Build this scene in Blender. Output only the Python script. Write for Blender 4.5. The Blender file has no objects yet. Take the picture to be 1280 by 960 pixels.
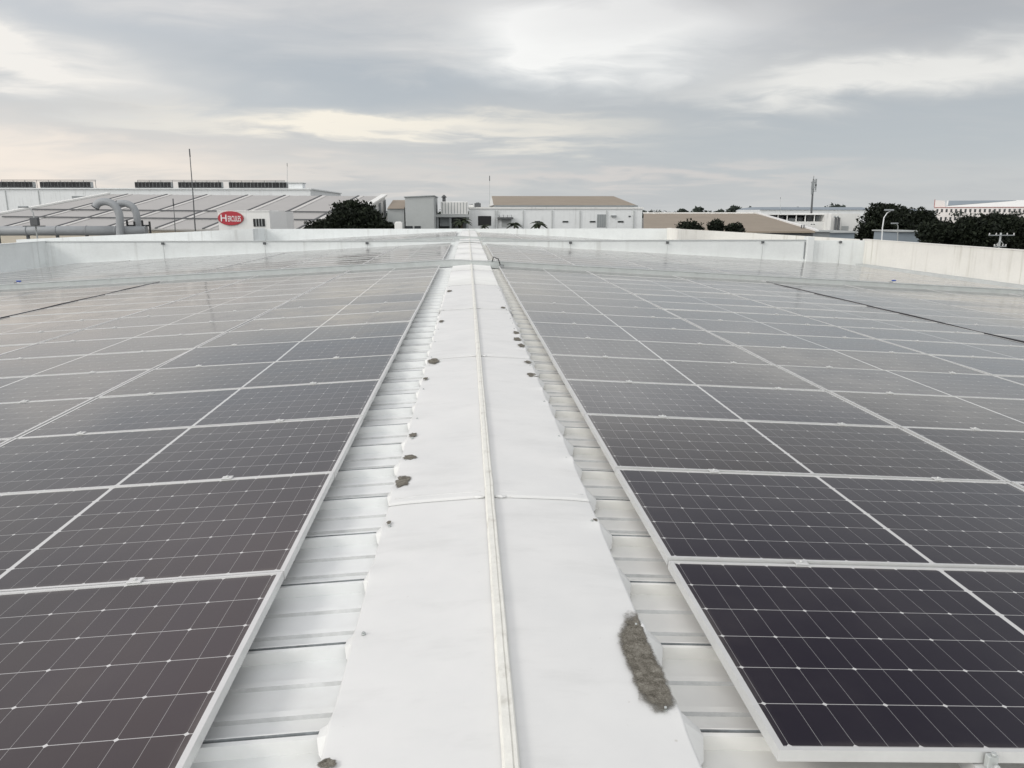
import bpy, bmesh, math, random
from mathutils import Vector, Matrix, noise as mnoise
random.seed(11)
R = math.radians
SC = bpy.context.scene
COL = SC.collection

# ------------------------------------------------------------------ camera
F_PX, CX, CY = 949.0, 640.0, 480.0
PITCH, YAW = 0.2233, 0.0573
cam_d = bpy.data.cameras.new('camera')
cam = bpy.data.objects.new('camera', cam_d)
COL.objects.link(cam)
cam_d.sensor_width = 36.0
cam_d.lens = F_PX / 1280.0 * 36.0
cam_d.clip_start = 0.05
cam_d.clip_end = 6000.0
cam.location = (0, 0, 0)
cam.rotation_euler = (math.pi / 2 - PITCH, 0, -YAW)
SC.camera = cam
cam['kind'] = 'helper'
FW = Vector((math.sin(YAW) * math.cos(PITCH), math.cos(YAW) * math.cos(PITCH), -math.sin(PITCH)))
RT = Vector((math.cos(YAW), -math.sin(YAW), 0))
UP = RT.cross(FW)


def ray(px, py):
    return FW + RT * ((px - CX) / F_PX) - UP * ((py - CY) / F_PX)


def W(px, py, Y):
    """the point of the place that stands at distance Y ahead, read off the photo"""
    d = ray(px, py)
    return d * (Y / d.y)


def onz(px, py, z):
    d = ray(px, py)
    return d * (z / d.z)


def project(p):
    p = Vector(p)
    d = p.dot(FW)
    if d < 0.05:
        return None
    return CX + F_PX * p.dot(RT) / d, CY - F_PX * p.dot(UP) / d, d


# ------------------------------------------------------------------ light
SUN_AZ, SUN_EL = R(-112), R(32)
SKY_STRENGTH = 0.1
SUN_STRENGTH = 1.05
SC.view_settings.view_transform = 'Standard'
SC.view_settings.look = 'None'
SC.view_settings.exposure = 0.0
SC.view_settings.gamma = 1.0
SC.view_settings.use_curve_mapping = False
sun_d = bpy.data.lights.new('sun', 'SUN')
sun_d.energy = SUN_STRENGTH
sun_d.angle = R(14)
sun_d.color = (1.0, 0.955, 0.89)
sun = bpy.data.objects.new('sun', sun_d)
COL.objects.link(sun)
sdir = Vector((math.sin(SUN_AZ) * math.cos(SUN_EL), math.cos(SUN_AZ) * math.cos(SUN_EL), math.sin(SUN_EL)))
sun.rotation_euler = (-sdir).to_track_quat('-Z', 'Y').to_euler()
sun.location = (-30, 0, 30)

world = bpy.data.worlds.new('World')
SC.world = world
world.use_nodes = True


class NT:
    """small helper to write node trees as expressions"""

    def __init__(self, tree):
        self.t = tree
        self.n = tree.nodes
        self.l = tree.links

    def node(self, typ, **kw):
        nd = self.n.new(typ)
        for k, v in kw.items():
            setattr(nd, k, v)
        return nd

    def put(self, sock, v):
        if isinstance(v, bpy.types.NodeSocket):
            self.l.new(v, sock)
        elif v is not None:
            if sock.type == 'RGBA' and not hasattr(v, '__len__'):
                v = (v, v, v, 1)
            if sock.type == 'RGBA' and len(v) == 3:
                v = (*v, 1)
            sock.default_value = v

    def m(self, op, a, b=None, c=None, clamp=False):
        nd = self.node('ShaderNodeMath', operation=op, use_clamp=clamp)
        self.put(nd.inputs[0], a)
        if b is not None:
            self.put(nd.inputs[1], b)
        if c is not None:
            self.put(nd.inputs[2], c)
        return nd.outputs[0]

    def mix(self, fac, a, b, blend='MIX'):
        nd = self.node('ShaderNodeMix', data_type='RGBA', blend_type=blend)
        self.put(nd.inputs[0], fac)
        self.put(nd.inputs[6], a)
        self.put(nd.inputs[7], b)
        return nd.outputs[2]

    def ss(self, v, lo, hi, a=0.0, b=1.0):
        nd = self.node('ShaderNodeMapRange', interpolation_type='SMOOTHSTEP')
        self.put(nd.inputs[0], v)
        for i, x in enumerate((lo, hi, a, b)):
            self.put(nd.inputs[1 + i], x)
        return nd.outputs[0]

    def noise(self, vec, scale, detail=3.0, rough=0.5, dist=0.0, color=False):
        nd = self.node('ShaderNodeTexNoise')
        self.put(nd.inputs['Vector'], vec)
        nd.inputs['Scale'].default_value = scale
        nd.inputs['Detail'].default_value = detail
        nd.inputs['Roughness'].default_value = rough
        nd.inputs['Distortion'].default_value = dist
        return nd.outputs[1 if color else 0]

    def xyz(self, v):
        nd = self.node('ShaderNodeSeparateXYZ')
        self.put(nd.inputs[0], v)
        return nd.outputs

    def cxyz(self, x, y, z):
        nd = self.node('ShaderNodeCombineXYZ')
        for i, q in enumerate((x, y, z)):
            self.put(nd.inputs[i], q)
        return nd.outputs[0]

    def scale(self, v, s):
        nd = self.node('ShaderNodeVectorMath', operation='MULTIPLY')
        self.put(nd.inputs[0], v)
        nd.inputs[1].default_value = s
        return nd.outputs[0]

    def ramp(self, fac, stops):
        nd = self.node('ShaderNodeValToRGB')
        cr = nd.color_ramp
        while len(cr.elements) < len(stops):
            cr.elements.new(0.5)
        for e, (p, c) in zip(cr.elements, stops):
            e.position = p
            e.color = (*c, 1) if len(c) == 3 else c
        self.put(nd.inputs[0], fac)
        return nd.outputs[0]


def build_sky():
    t = NT(world.node_tree)
    t.n.clear()
    out = t.node('ShaderNodeOutputWorld')
    bg = t.node('ShaderNodeBackground')
    bg.inputs[1].default_value = SKY_STRENGTH
    sky = t.node('ShaderNodeTexSky', sky_type='NISHITA', sun_disc=False)
    sky.sun_elevation = SUN_EL
    sky.sun_rotation = SUN_AZ
    sky.air_density = 1.0
    sky.dust_density = 2.0
    tc = t.node('ShaderNodeTexCoord')
    d = tc.outputs['Generated']
    x, y, z = t.xyz(d)
    zz = t.m('MAXIMUM', z, 0.0)
    den = t.m('ADD', zz, 0.13)
    p = t.cxyz(t.m('DIVIDE', x, den), t.m('DIVIDE', y, den), 0.0)
    warp = t.noise(p, 0.9, 3, 0.55, color=True)
    wx, wy, wz = t.xyz(warp)
    pw = t.node('ShaderNodeVectorMath', operation='ADD')
    t.put(pw.inputs[0], p)
    t.put(pw.inputs[1], t.scale(warp, (0.9, 0.9, 0)))
    big = t.noise(pw.outputs[0], 0.42, 6, 0.52)
    fine = t.noise(t.scale(pw.outputs[0], (0.75, 1.15, 1)), 1.9, 8, 0.56)
    # base cloud deck
    v = t.m('ADD', t.m('MULTIPLY', big, 0.55), t.m('MULTIPLY', fine, 0.45))
    deck = t.ramp(v, [(0.35, (0.465, 0.496, 0.524)), (0.47, (0.548, 0.568, 0.584)), (0.56, (0.642, 0.652, 0.648)), (0.69, (0.82, 0.812, 0.785))])
    # towards the horizon the deck goes even, faintly warm; overhead it is thinner and brighter
    hor = t.ss(zz, 0.0, 0.16, 1.0, 0.0)
    deck = t.mix(t.m('MULTIPLY', hor, 0.55), deck, (0.585, 0.60, 0.605))
    over = t.ss(zz, 0.30, 0.85)
    deck = t.mix(t.m('MULTIPLY', over, 0.75), deck, (0.78, 0.79, 0.80))
    az = t.m('ARCTAN2', x, y)
    azw = t.m('ADD', az, t.m('MULTIPLY', t.m('SUBTRACT', wx, 0.5), 0.34))
    zw = t.m('ADD', z, t.m('MULTIPLY', t.m('SUBTRACT', fine, 0.5), 0.10))
    zw = t.m('ADD', zw, t.m('MULTIPLY', t.m('SUBTRACT', wy, 0.5), 0.045))

    def blob(px, py, sx, sy, amt, colr, deck, slope=0.0):
        r_ = ray(px, py).normalized()
        a0, z0 = math.atan2(r_.x, r_.y), r_.z
        da = t.m('SUBTRACT', azw, a0)
        dz = t.m('SUBTRACT', t.m('SUBTRACT', zw, z0), t.m('MULTIPLY', da, slope))
        q = t.m('ADD', t.m('POWER', t.m('DIVIDE', da, sx / F_PX), 2.0), t.m('POWER', t.m('DIVIDE', dz, sy / F_PX), 2.0))
        g = t.m('MULTIPLY', t.m('EXPONENT', t.m('MULTIPLY', q, -1.0)), amt, clamp=True)
        return t.mix(g, deck, colr)

    deck = blob(480, 105, 350, 34, 0.85, (0.445, 0.495, 0.54), deck, 0.05)
    deck = blob(1030, 175, 340, 50, 0.75, (0.485, 0.53, 0.565), deck)
    deck = blob(180, 35, 260, 26, 0.8, (0.50, 0.54, 0.575), deck)
    deck = blob(735, 42, 110, 36, 2.0, (1.08, 1.08, 1.05), deck)
    deck = blob(860, 20, 180, 40, 0.65, (0.90, 0.90, 0.89), deck)
    deck = blob(1130, 84, 180, 22, 1.3, (0.93, 0.92, 0.88), deck, 0.03)
    deck = blob(480, 158, 190, 13, 1.4, (0.98, 0.92, 0.80), deck, -0.03)
    deck = blob(600, 170, 130, 16, 0.5, (0.84, 0.81, 0.75), deck)
    deck = blob(50, 72, 120, 24, 1.3, (0.90, 0.87, 0.82), deck, -0.15)
    deck = blob(60, 200, 150, 22, 0.9, (0.88, 0.80, 0.71), deck)
    deck = blob(330, 212, 240, 12, 0.5, (0.80, 0.75, 0.70), deck)
    deck = blob(770, 222, 260, 11, 0.6, (0.75, 0.70, 0.67), deck)
    deck = blob(-260, 185, 360, 45, 0.9, (0.95, 0.85, 0.76), deck)
    # above the frame: a darker bank ahead to the right, a brighter warm gap ahead to the left
    deck = blob(1180, -410, 480, 205, 0.95, (0.115, 0.105, 0.13), deck)
    deck = blob(40, -640, 480, 190, 0.95, (1.22, 1.07, 1.13), deck)
    # behind the camera the low sky is open and bright
    da = t.m('SUBTRACT', t.m('FLOORED_MODULO', t.m('SUBTRACT', az, R(-165) - math.pi), 2 * math.pi), math.pi)
    q = t.m('ADD', t.m('POWER', t.m('DIVIDE', da, 1.35), 2.0), t.m('POWER', t.m('DIVIDE', t.m('SUBTRACT', z, 0.30), 0.42), 2.0))
    deck = t.mix(t.m('EXPONENT', t.m('MULTIPLY', q, -1.0)), deck, (1.9, 1.89, 1.84))
    col = t.mix(0.93, t.mix(1.0, sky.outputs[0], (SKY_STRENGTH,) * 3, 'MULTIPLY'), deck)
    col = t.mix(1.0, col, (1 / SKY_STRENGTH,) * 3, 'MULTIPLY')
    t.put(bg.inputs[0], col)
    t.l.new(bg.outputs[0], out.inputs[0])


build_sky()


# ------------------------------------------------------------------ materials
def mat(name):
    m = bpy.data.materials.new(name)
    m.use_nodes = True
    t = NT(m.node_tree)
    b = t.n['Principled BSDF']
    return m, t, b


def simple(name, col, rough=0.6, metal=0.0, var=0.12, scale=3.0, spec=0.4, bump=0.0, dirt=None, streak=False):
    m, t, b = mat(name)
    tc = t.node('ShaderNodeTexCoord')
    o = tc.outputs['Object']
    n1 = t.noise(o, scale, 5, 0.6)
    n2 = t.noise(o, scale * 7.3, 4, 0.6)
    k = t.m('ADD', t.m('MULTIPLY', n1, 0.65), t.m('MULTIPLY', n2, 0.35))
    c0 = tuple(max(0, q * (1 - var)) for q in col)
    c1 = tuple(min(1, q * (1 + var * 0.6)) for q in col)
    c = t.ramp(k, [(0.32, c0), (0.66, c1)])
    if streak:
        sv = t.scale(o, (2.2, 2.2, 0.12))
        s = t.noise(sv, 1.4, 6, 0.62)
        s2 = t.noise(o, 0.5, 3, 0.5)
        f = t.m('MULTIPLY', t.ss(s, 0.48, 0.72), t.ss(s2, 0.35, 0.7))
        c = t.mix(t.m('MULTIPLY', f, 0.75), c, dirt or (0.35, 0.35, 0.33))
    elif dirt:
        f = t.ss(t.noise(o, scale * 0.6, 6, 0.65), 0.52, 0.75)
        c = t.mix(t.m('MULTIPLY', f, 0.6), c, dirt)
    t.put(b.inputs['Base Color'], c)
    t.put(b.inputs['Roughness'], t.m('ADD', t.m('MULTIPLY', n2, 0.2), rough - 0.1))
    b.inputs['Metallic'].default_value = metal
    b.inputs['Specular IOR Level'].default_value = spec
    if bump:
        bp = t.node('ShaderNodeBump')
        bp.inputs['Strength'].default_value = bump
        bp.inputs['Distance'].default_value = 0.01
        t.put(bp.inputs['Height'], n2)
        t.l.new(bp.outputs[0], b.inputs['Normal'])
    return m


def make_cell_mat():
    m, t, b = mat('solar_cells_under_glass')
    uv = t.node('ShaderNodeUVMap')
    u, v, _ = t.xyz(uv.outputs[0])
    au = t.m('SUBTRACT', t.m('ABSOLUTE', u), 0.010)
    px, py = 0.0925, 0.1835

    def near(val, pitch):     # distance to the closest multiple of pitch
        return t.m('ABSOLUTE', t.m('SUBTRACT', t.m('FLOORED_MODULO', t.m('ADD', val, pitch / 2), pitch), pitch / 2))
    dy = near(v, py)
    dx = near(au, px)
    dx2 = near(au, px * 2)
    row = t.m('LESS_THAN', dy, 0.0014)
    colm = t.m('LESS_THAN', dx, 0.00065)
    mid = t.m('LESS_THAN', t.m('ABSOLUTE', u), 0.0095)
    dia = t.m('LESS_THAN', t.m('ADD', dx2, dy), 0.0085)
    brd = t.m('GREATER_THAN', t.m('ABSOLUTE', v), 0.5512)
    line = t.m('MAXIMUM', t.m('MAXIMUM', t.m('MULTIPLY', row, 0.75), t.m('MULTIPLY', colm, 0.5)), t.m('MAXIMUM', mid, t.m('MAXIMUM', dia, t.m('MULTIPLY', brd, 0.8))))
    oi = t.node('ShaderNodeObjectInfo')
    tint = t.ramp(oi.outputs['Random'], [(0.0, (0.005, 0.005, 0.017)), (0.5, (0.008, 0.006, 0.014)), (1.0, (0.015, 0.010, 0.010))])
    tc = t.node('ShaderNodeTexCoord')
    # each cell has its own slight shade
    cellid = t.cxyz(t.m('FLOOR', t.m('DIVIDE', u, px)), t.m('FLOOR', t.m('DIVIDE', v, py)), t.m('MULTIPLY', oi.outputs['Random'], 37.0))
    wn = t.node('ShaderNodeTexWhiteNoise')
    t.put(wn.inputs[0], cellid)
    tint = t.mix(t.m('MULTIPLY', wn.outputs[0], 0.4), tint, (0.010, 0.008, 0.016))
    dust = t.noise(tc.outputs['Object'], 2.2, 6, 0.62)
    c = t.mix(line, tint, (0.62, 0.62, 0.62))
    c = t.mix(t.ss(dust, 0.40, 0.85, 0.002, 0.035), c, (0.42, 0.38, 0.34))
    # the odd dried dropping and water mark
    vo = t.node('ShaderNodeTexVoronoi')
    vo.inputs['Scale'].default_value = 1.6
    t.put(vo.inputs['Vector'], t.cxyz(u, v, t.m('MULTIPLY', oi.outputs['Random'], 91.0)))
    sp = t.noise(tc.outputs['Object'], 45, 3, 0.6)
    drop = t.ss(t.m('ADD', vo.outputs['Distance'], t.m('MULTIPLY', sp, 0.03)), 0.024, 0.034, 0.7, 0.0)
    c = t.mix(drop, c, (0.55, 0.54, 0.50))
    edge_d = t.m('MINIMUM', t.m('SUBTRACT', 1.139, t.m('ABSOLUTE', u)), t.m('SUBTRACT', 0.556, t.m('ABSOLUTE', v)))
    rimd = t.m('MULTIPLY', t.ss(edge_d, 0.0, 0.035, 1.0, 0.0), t.ss(dust, 0.35, 0.7, 0.02, 0.16))
    c = t.mix(rimd, c, (0.40, 0.37, 0.33))
    t.put(b.inputs['Base Color'], c)
    t.put(b.inputs['Roughness'], t.ss(dust, 0.3, 0.8, 0.075, 0.16))
    b.inputs['IOR'].default_value = 1.5
    b.inputs['Specular Tint'].default_value = (1.0, 0.965, 0.94, 1)
    b.inputs['Specular IOR Level'].default_value = 0.5
    b.inputs['Sheen Weight'].default_value = 0.11
    b.inputs['Sheen Roughness'].default_value = 0.35
    b.inputs['Sheen Tint'].default_value = (0.9, 0.88, 0.85, 1)
    bp = t.node('ShaderNodeBump')
    bp.inputs['Strength'].default_value = 0.05
    bp.inputs['Distance'].default_value = 0.004
    t.put(bp.inputs['Height'], t.noise(tc.outputs['Object'], 1.3, 2, 0.5))
    t.l.new(bp.outputs[0], b.inputs['Normal'])
    return m


def make_patch_mat():
    m, t, b = mat('dirty_sealant')
    tc = t.node('ShaderNodeTexCoord')
    o = tc.outputs['Object']
    at = t.node('ShaderNodeAttribute', attribute_name='edge')
    n = t.noise(o, 34, 6, 0.7)
    n2 = t.noise(o, 260, 3, 0.7)
    c = t.ramp(t.m('ADD', t.m('MULTIPLY', n, 0.55), t.m('MULTIPLY', n2, 0.45)), [(0.36, (0.05, 0.045, 0.037)), (0.5, (0.16, 0.148, 0.125)), (0.64, (0.30, 0.285, 0.25))])
    rim = t.ss(at.outputs['Fac'], 0.2, 0.9, 0.55, 0.0)
    c = t.mix(rim, c, (0.05, 0.045, 0.035))
    t.put(b.inputs['Base Color'], c)
    b.inputs['Roughness'].default_value = 0.95
    b.inputs['Specular IOR Level'].default_value = 0.1
    a = t.ss(t.m('ADD', at.outputs['Fac'], t.m('MULTIPLY', t.m('SUBTRACT', n, 0.5), 1.2)), 0.08, 0.75)
    t.put(b.inputs['Alpha'], a)
    bp = t.node('ShaderNodeBump')
    bp.inputs['Strength'].default_value = 0.25
    bp.inputs['Distance'].default_value = 0.004
    t.put(bp.inputs['Height'], n2)
    t.l.new(bp.outputs[0], b.inputs['Normal'])
    return m


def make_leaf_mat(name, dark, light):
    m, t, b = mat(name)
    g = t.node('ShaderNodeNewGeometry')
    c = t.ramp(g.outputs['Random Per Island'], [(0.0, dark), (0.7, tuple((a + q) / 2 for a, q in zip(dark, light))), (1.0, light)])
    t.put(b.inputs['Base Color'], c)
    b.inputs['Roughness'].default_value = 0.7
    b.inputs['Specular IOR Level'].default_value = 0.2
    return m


def make_cap_mat():
    m, t, b = mat('white_painted_steel')
    tc = t.node('ShaderNodeTexCoord')
    o = tc.outputs['Object']
    n1 = t.noise(o, 1.7, 5, 0.6)
    n2 = t.noise(o, 9, 5, 0.65)
    c = t.ramp(n1, [(0.3, (0.715, 0.72, 0.715)), (0.7, (0.785, 0.785, 0.775))])
    sp = t.noise(o, 38, 3, 0.6)
    c = t.mix(t.ss(sp, 0.70, 0.80, 0, 0.35), c, (0.45, 0.43, 0.38))
    gr = t.noise(t.scale(o, (1.0, 2.6, 1)), 1.5, 7, 0.68)
    c = t.mix(t.ss(gr, 0.48, 0.72, 0, 0.36), c, (0.575, 0.58, 0.57))
    vo = t.node('ShaderNodeTexVoronoi')
    vo.inputs['Scale'].default_value = 5.0
    t.put(vo.inputs['Vector'], o)
    spot = t.ss(t.m('ADD', vo.outputs['Distance'], t.m('MULTIPLY', n2, 0.06)), 0.05, 0.068, 0.6, 0.0)
    c = t.mix(t.m('MULTIPLY', spot, t.ss(n1, 0.5, 0.56)), c, (0.50, 0.47, 0.42))
    t.put(b.inputs['Base Color'], c)
    t.put(b.inputs['Roughness'], t.ss(n2, 0.3, 0.7, 0.38, 0.55))
    bp = t.node('ShaderNodeBump')
    bp.inputs['Strength'].default_value = 0.28
    bp.inputs['Distance'].default_value = 0.02
    t.put(bp.inputs['Height'], t.noise(o, 2.6, 3, 0.5))
    t.l.new(bp.outputs[0], b.inputs['Normal'])
    return m


M = {
    'cap': make_cap_mat(),
    'cap_rib': simple('weathered_rib_coating', (0.79, 0.785, 0.74), 0.6, 0, 0.10, 14, 0.3, 0.2, (0.46, 0.44, 0.39)),
    'patch': make_patch_mat(),
    'roof': simple('coated_roof_sheet', (0.80, 0.815, 0.815), 0.62, 0, 0.05, 2.0, 0.3, 0.0, (0.70, 0.70, 0.68)),
    'roof_old': simple('coated_roof_sheet_aged', (0.81, 0.805, 0.775), 0.62, 0, 0.05, 2.0, 0.3, 0.0, (0.70, 0.69, 0.65)),
    'crease_shade': simple('shade_beside_stiffeners', (0.62, 0.63, 0.63), 0.8, 0, 0.2, 5),  # crease shade painted as a darker tone at the stiffener feet
    'lap_shade': simple('shade_in_sheet_laps', (0.36, 0.385, 0.40), 0.9, 0, 0.5, 6),  # shade inside the rib grooves, put into the colour
    'alu': simple('anodised_aluminium', (0.69, 0.695, 0.69), 0.42, 0.35, 0.06, 6),
    'galv': simple('galvanised_steel', (0.50, 0.525, 0.52), 0.5, 0.2, 0.12, 5),
    'cells': make_cell_mat(),
    'wall': simple('grey_white_render', (0.74, 0.765, 0.765), 0.85, 0, 0.07, 1.2, 0.2, 0.1, (0.53, 0.54, 0.53), True),
    'wall_cream': simple('cream_white_render', (0.77, 0.758, 0.72), 0.85, 0, 0.06, 1.2, 0.2, 0.1, (0.48, 0.46, 0.40), True),
    'coping': simple('coping_cement', (0.50, 0.52, 0.52), 0.8, 0, 0.1, 2),
    'white': simple('white_building_paint', (0.76, 0.78, 0.79), 0.8, 0, 0.05, 0.3, 0.2, 0, (0.5, 0.51, 0.51), True),
    'pale': simple('pale_building_paint', (0.78, 0.78, 0.765), 0.8, 0, 0.05, 0.3, 0.2, 0, (0.5, 0.5, 0.49), True),
    'grey': simple('grey_cladding', (0.42, 0.44, 0.44), 0.7, 0, 0.08, 0.4),
    'darkgrey': simple('dark_grey_steel', (0.10, 0.105, 0.11), 0.6, 0, 0.2, 1),
    'black': simple('dark_opening', (0.015, 0.016, 0.018), 0.5, 0, 0.2, 1),
    'brown': simple('brown_roof_sheet', (0.29, 0.245, 0.195), 0.7, 0, 0.10, 0.4),
    'shed': simple('pale_shed_roof_sheet', (0.39, 0.383, 0.372), 0.55, 0, 0.06, 0.3),
    'shed_light': simple('pale_roof_light_strip', (0.56, 0.55, 0.535), 0.55, 0, 0.06, 0.4),
    'beige': simple('beige_band', (0.55, 0.50, 0.42), 0.7, 0, 0.1, 0.5),
    'duct': simple('grey_duct_paint', (0.31, 0.325, 0.34), 0.5, 0, 0.10, 1.5),
    'red': simple('red_sign_face', (0.42, 0.035, 0.05), 0.45, 0, 0.05, 1),
    'sign_white': simple('white_sign_face', (0.80, 0.80, 0.80), 0.5, 0, 0.03, 1),
    'glass': simple('dark_window_glass', (0.05, 0.055, 0.06), 0.12, 0, 0.2, 1, 0.6),
    'louvre': simple('grey_louvre', (0.28, 0.30, 0.31), 0.6, 0, 0.1, 2),
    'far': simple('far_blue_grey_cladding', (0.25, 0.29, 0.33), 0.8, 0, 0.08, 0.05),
    'pink': simple('pale_pink_paint', (0.76, 0.725, 0.71), 0.8, 0, 0.05, 0.2),
    'redtrim': simple('red_trim', (0.40, 0.14, 0.13), 0.7, 0, 0.1, 1),
    'bark': simple('bark', (0.10, 0.08, 0.06), 0.9, 0, 0.3, 4),
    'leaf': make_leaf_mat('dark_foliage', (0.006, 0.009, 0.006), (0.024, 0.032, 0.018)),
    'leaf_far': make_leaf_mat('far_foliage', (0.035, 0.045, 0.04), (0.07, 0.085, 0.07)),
    'palm': make_leaf_mat('palm_foliage', (0.012, 0.018, 0.010), (0.05, 0.06, 0.035)),
    'asphalt': simple('yard_concrete', (0.16, 0.16, 0.15), 0.9, 0, 0.25, 0.05),
    'blue': simple('blue_plastic', (0.03, 0.09, 0.42), 0.4, 0, 0.1, 5),
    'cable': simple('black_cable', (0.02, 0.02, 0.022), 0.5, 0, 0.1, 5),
    'ink': simple('blue_ink', (0.04, 0.07, 0.40), 0.6, 0, 0.1, 50),
}


# ------------------------------------------------------------------ mesh helpers
class MB:
    def __init__(self):
        self.bm = bmesh.new()
        self.uv = None

    def quad(self, pts):
        vs = [self.bm.verts.new(p) for p in pts]
        return self.bm.faces.new(vs)

    def box(self, c, s, rot=None, bevel=0.0, mi=0):
        c = Vector(c)
        q = Matrix.Identity(3) if rot is None else rot
        vs = []
        for i in (-1, 1):
            for j in (-1, 1):
                for k in (-1, 1):
                    vs.append(self.bm.verts.new(c + q @ Vector((i * s[0] / 2, j * s[1] / 2, k * s[2] / 2))))
        fs = [(0, 1, 3, 2), (4, 6, 7, 5), (0, 4, 5, 1), (2, 3, 7, 6), (0, 2, 6, 4), (1, 5, 7, 3)]
        out = []
        for f in fs:
            fc = self.bm.faces.new([vs[a] for a in f])
            fc.material_index = mi
            out.append(fc)
        if bevel > 0:
            es = list({e for f in out for e in f.edges})
            bmesh.ops.bevel(self.bm, geom=es, offset=bevel, segments=1, affect='EDGES')
        return self

    def span(self, a, b, mi=0, bevel=0.0):
        a, b = Vector(a), Vector(b)
        self.box((a + b) / 2, [abs(q) for q in (b - a)], mi=mi, bevel=bevel)
        return self

    def prism(self, poly, ext, mi=0):
        """poly: list of 3D points, ext: extrusion vector; closed solid"""
        ext = Vector(ext)
        a = [self.bm.verts.new(Vector(p)) for p in poly]
        b = [self.bm.verts.new(Vector(p) + ext) for p in poly]
        n = len(poly)
        fs = [self.bm.faces.new(a[::-1]), self.bm.faces.new(b)]
        for i in range(n):
            fs.append(self.bm.faces.new([a[i], a[(i + 1) % n], b[(i + 1) % n], b[i]]))
        for f in fs:
            f.material_index = mi
        return self

    def tube(self, pts, r, seg=10, cap=True, r2=None, mi=0):
        pts = [Vector(p) for p in pts]
        n = len(pts)
        rings = []
        ref = None
        for i, p in enumerate(pts):
            d = (pts[min(i + 1, n - 1)] - pts[max(i - 1, 0)]).normalized()
            if ref is None:
                ref = Vector((0, 0, 1)) if abs(d.z) < 0.9 else Vector((1, 0, 0))
            s = d.cross(ref).normalized()
            ref = s.cross(d).normalized()
            rr = r if r2 is None else r + (r2 - r) * i / max(1, n - 1)
            rings.append([self.bm.verts.new(p + (s * math.cos(a) + ref * math.sin(a)) * rr) for a in [2 * math.pi * k / seg for k in range(seg)]])
        for i in range(n - 1):
            for k in range(seg):
                f = self.bm.faces.new([rings[i][k], rings[i][(k + 1) % seg], rings[i + 1][(k + 1) % seg], rings[i + 1][k]])
                f.smooth = True
                f.material_index = mi
        if cap:
            self.bm.faces.new(rings[0][::-1]).material_index = mi
            self.bm.faces.new(rings[-1]).material_index = mi
        return self

    def build(self, name, m, parent=None, recalc=True):
        if recalc:
            bmesh.ops.recalc_face_normals(self.bm, faces=self.bm.faces)
        if parent is not None:
            off = parent.matrix_world.translation if parent.get('_base') is None else Vector(parent['_base'])
            bmesh.ops.translate(self.bm, verts=self.bm.verts, vec=-off)
        me = bpy.data.meshes.new(name)
        self.bm.to_mesh(me)
        self.bm.free()
        for q in (m if isinstance(m, (list, tuple)) else [m]):
            me.materials.append(q)
        o = bpy.data.objects.new(name, me)
        COL.objects.link(o)
        if parent is not None:
            o.parent = parent
            o['_base'] = list(off)
        return o


def tag(o, label=None, cat=None, group=None, kind=None):
    if label:
        o['label'] = label
    if cat:
        o['category'] = cat
    if group:
        o['group'] = group
    if kind:
        o['kind'] = kind
    return o


def thing(name, label, cat, loc=(0, 0, 0), group=None):
    o = bpy.data.objects.new(name, None)
    COL.objects.link(o)
    o.location = loc
    o.empty_display_size = 0.2
    o['_base'] = list(loc)
    return tag(o, label, cat, group)


GZ = -11.5

# ------------------------------------------------------------------ ground
g = MB()
g.quad([(-2500, -400, GZ), (2500, -400, GZ), (2500, 4000, GZ), (-2500, 4000, GZ)])
tag(g.build('ground', M['asphalt']), kind='structure')

# ------------------------------------------------------------------ own roof
XR, ZR0, AR, YR = 0.811, -1.399, 0.0575, 1.705
XL, ZL0, AL, YL = -0.733, -1.364, 0.0514, 1.615
X0 = 0.045
PX, PY = 2.335, 1.154
PW, PL = 2.314, 1.138
NB, NB2 = 16, 12              # rows before / after the cable tray
GAPX = 0.075                  # walkway slot after the third column
XW_R, XW_L = 18.55, -18.55      # side parapets
Y_DIV, Y_END = 35.1, 57.6


def plane_r(x):
    return ZR0 - (x - XR) * math.tan(AR)


def plane_l(x):
    return ZL0 - (XL - x) * math.tan(AL)


def roof_z(x):
    return (plane_r(x) if x > X0 else plane_l(x)) - 0.125


RIB, RIB0, RH = 0.457, 1.888, 0.042


def roof_profile(y0, y1):
    """(y, height above pan, material of the strip that follows) of the ribbed sheet"""
    pr = [(y0, 0.0, 0)]
    k = math.ceil((y0 - RIB0) / RIB)
    while RIB0 + k * RIB < y1 - 0.2:
        c = RIB0 + k * RIB
        if c - 0.2 > y0:
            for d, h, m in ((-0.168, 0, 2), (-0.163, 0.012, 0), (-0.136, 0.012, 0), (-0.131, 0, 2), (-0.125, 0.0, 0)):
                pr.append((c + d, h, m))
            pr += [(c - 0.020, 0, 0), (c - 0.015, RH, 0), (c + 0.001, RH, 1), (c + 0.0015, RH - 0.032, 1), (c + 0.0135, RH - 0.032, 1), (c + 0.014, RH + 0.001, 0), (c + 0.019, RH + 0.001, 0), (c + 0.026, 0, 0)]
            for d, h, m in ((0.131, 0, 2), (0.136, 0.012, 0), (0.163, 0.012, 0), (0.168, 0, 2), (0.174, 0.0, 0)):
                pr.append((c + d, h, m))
        k += 1
    pr.append((y1, 0.0, 0))
    return pr


def roof_sheet(parent, xa, xb, y0, y1, m):
    b = MB()
    pr = roof_profile(y0, y1)
    for (ya, ha, ma), (yb, hb, _) in zip(pr, pr[1:]):
        b.quad([(xa, ya, roof_z(xa) + ha), (xb, ya, roof_z(xb) + ha), (xb, yb, roof_z(xb) + hb), (xa, yb, roof_z(xa) + hb)]).material_index = ma
    bmesh.ops.remove_doubles(b.bm, verts=b.bm.verts, dist=1e-5)
    return b.build('roof_slope', [m, M['lap_shade'], M['crease_shade']], parent)


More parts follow.
